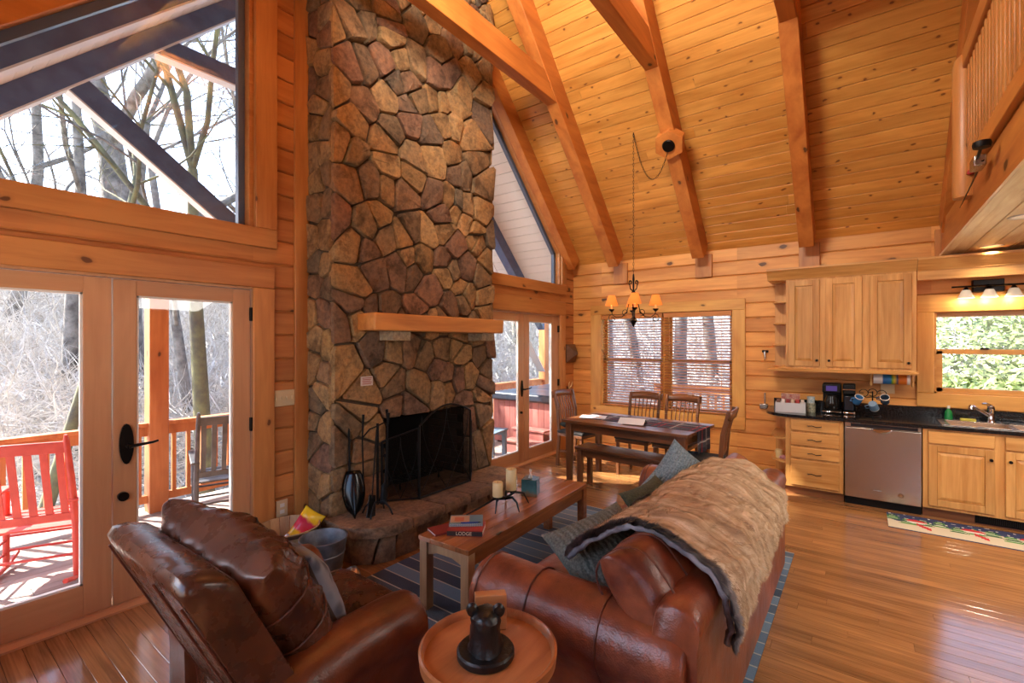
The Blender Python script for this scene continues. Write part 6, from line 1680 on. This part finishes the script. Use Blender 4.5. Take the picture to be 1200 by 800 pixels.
tree('bare_tree', 'mossy leaning tree trunk seen through the right leaf of the left door', (3.35, 9.0, -2), 12, .16, bark2, 11, (-.03, .0), 5, .5, .6, maxseg=2500)
tree('bare_tree', 'slanting mossy tree seen through the left leaf of the left door', (1.0, 9.4, -2), 10, .10, bark2, 15, (.22, .0), 5, .5, .6, maxseg=2500)
rt = random.Random(77)
LB = ['slim grey tree just right of the slanting mossy tree in the left door', 'grey tree behind the porch post in the left door', 'thin tree close behind the grey rocking chair', 'distant grey tree farthest left on the slope', 'tall distant tree right of the mossy trunk', 'young tree at the left edge of the left door view',
      'distant tree hidden mostly by the stone chimney', 'tree seen at the left pane of the far door', 'tree in the middle of the far door left pane', 'tree above the hot tub in the far door', 'distant tree at the right pane of the far door',
      'thin trunk at the left end of the dining window', 'trunk in the middle of the left blind', 'slim trunk just right of the dining window mullion', 'broad trunk in the middle of the right blind', 'pale trunk at the right end of the right blind']
for k, (ang, d, h, r0) in enumerate(((80, 14, 14, .16), (76, 17, 15, .2), (70, 12, 13, .12), (84, 19, 15, .2), (66, 20, 16, .2), (88, 15, 13, .15), (60, 22, 15, .2), (52, 14, 13, .16), (46, 17, 14, .18), (40, 15, 13, .15), (36, 19, 15, .2), (29, 20, 14, .2), (25, 15, 13, .19), (21, 17, 14, .2), (17, 14, 12, .24), (13.5, 16, 13, .22))):
    a = math.radians(ang); x, y = d*math.cos(a), d*math.sin(a)
    tree('bare_tree', LB[k], (x, y, gz(x, y)-.2), h, r0, bark, 100+k, (rt.uniform(-.1, .1), rt.uniform(-.1, .1)), 5 if ang >= 60 else 4, .55, .4, group='bare trees beyond the deck' if ang > 33 else 'trees behind the blinds', maxseg=3000 if ang >= 60 else 700)
# evergreen shrubs outside the kitchen window
leafm = plain('evergreen_leaf', '#5a7038', .5, mott='#a9b878', ms=8)
M['leaf'] = leafm
def shrub(loc, rx, rz_s, n_, seed, lab):
    r = random.Random(seed); g = root('evergreen_shrub', lab, 'shrub', loc, 0, 'shrubs outside the kitchen window')
    m_ = MB()
    for _ in range(n_):
        t = r.uniform(0, 2*PI); ph = math.acos(r.uniform(-.6, 1)); q = r.uniform(.45, 1)**.5
        p = Vector((rx*q*math.sin(ph)*math.cos(t), rx*q*math.sin(ph)*math.sin(t), rz_s*(1+q*math.cos(ph))))
        a = Vector((r.gauss(0, 1), r.gauss(0, 1), r.gauss(0, .6))).normalized(); b = a.orthogonal().normalized(); l = r.uniform(.05, .11)
        m_.add([p-a*l, p+b*l*.35, p+a*l, p-b*l*.35], [(0, 1, 2, 3)])
    ob('foliage', m_, leafm, g, smooth=False, kind='stuff')
    st_ = MB()
    for _ in range(9): st_.tube([(0, 0, -.2), (r.uniform(-.3, .3), r.uniform(-.3, .3), rz_s*.7), (r.uniform(-.9, .9)*rx, r.uniform(-.9, .9)*rx, rz_s*r.uniform(1, 1.8))], [.04, .025, .008], 5)
    ob('stems', st_, bark, g)
for k, (x, y, s, lb) in enumerate(((10.6, -1.0, 1.0, 'broad leaved evergreen shrub at the left of the kitchen window view'), (10.9, -2.6, 1.1, 'broad leaved evergreen shrub at the right of the kitchen window view'), (12.6, -1.6, 1.5, 'taller evergreen shrub farther up the slope behind the kitchen window'), (12.8, -3.6, 1.5, 'tall evergreen shrub on the far right beyond the kitchen window'), (12.4, .4, 1.3, 'evergreen shrub on the slope between the two right wall windows'))):
    shrub((x, y, gz(x, y)+.3), 1.5*s, 1.6*s, 9000, 200+k, lb)
bpy.context.view_layer.update()
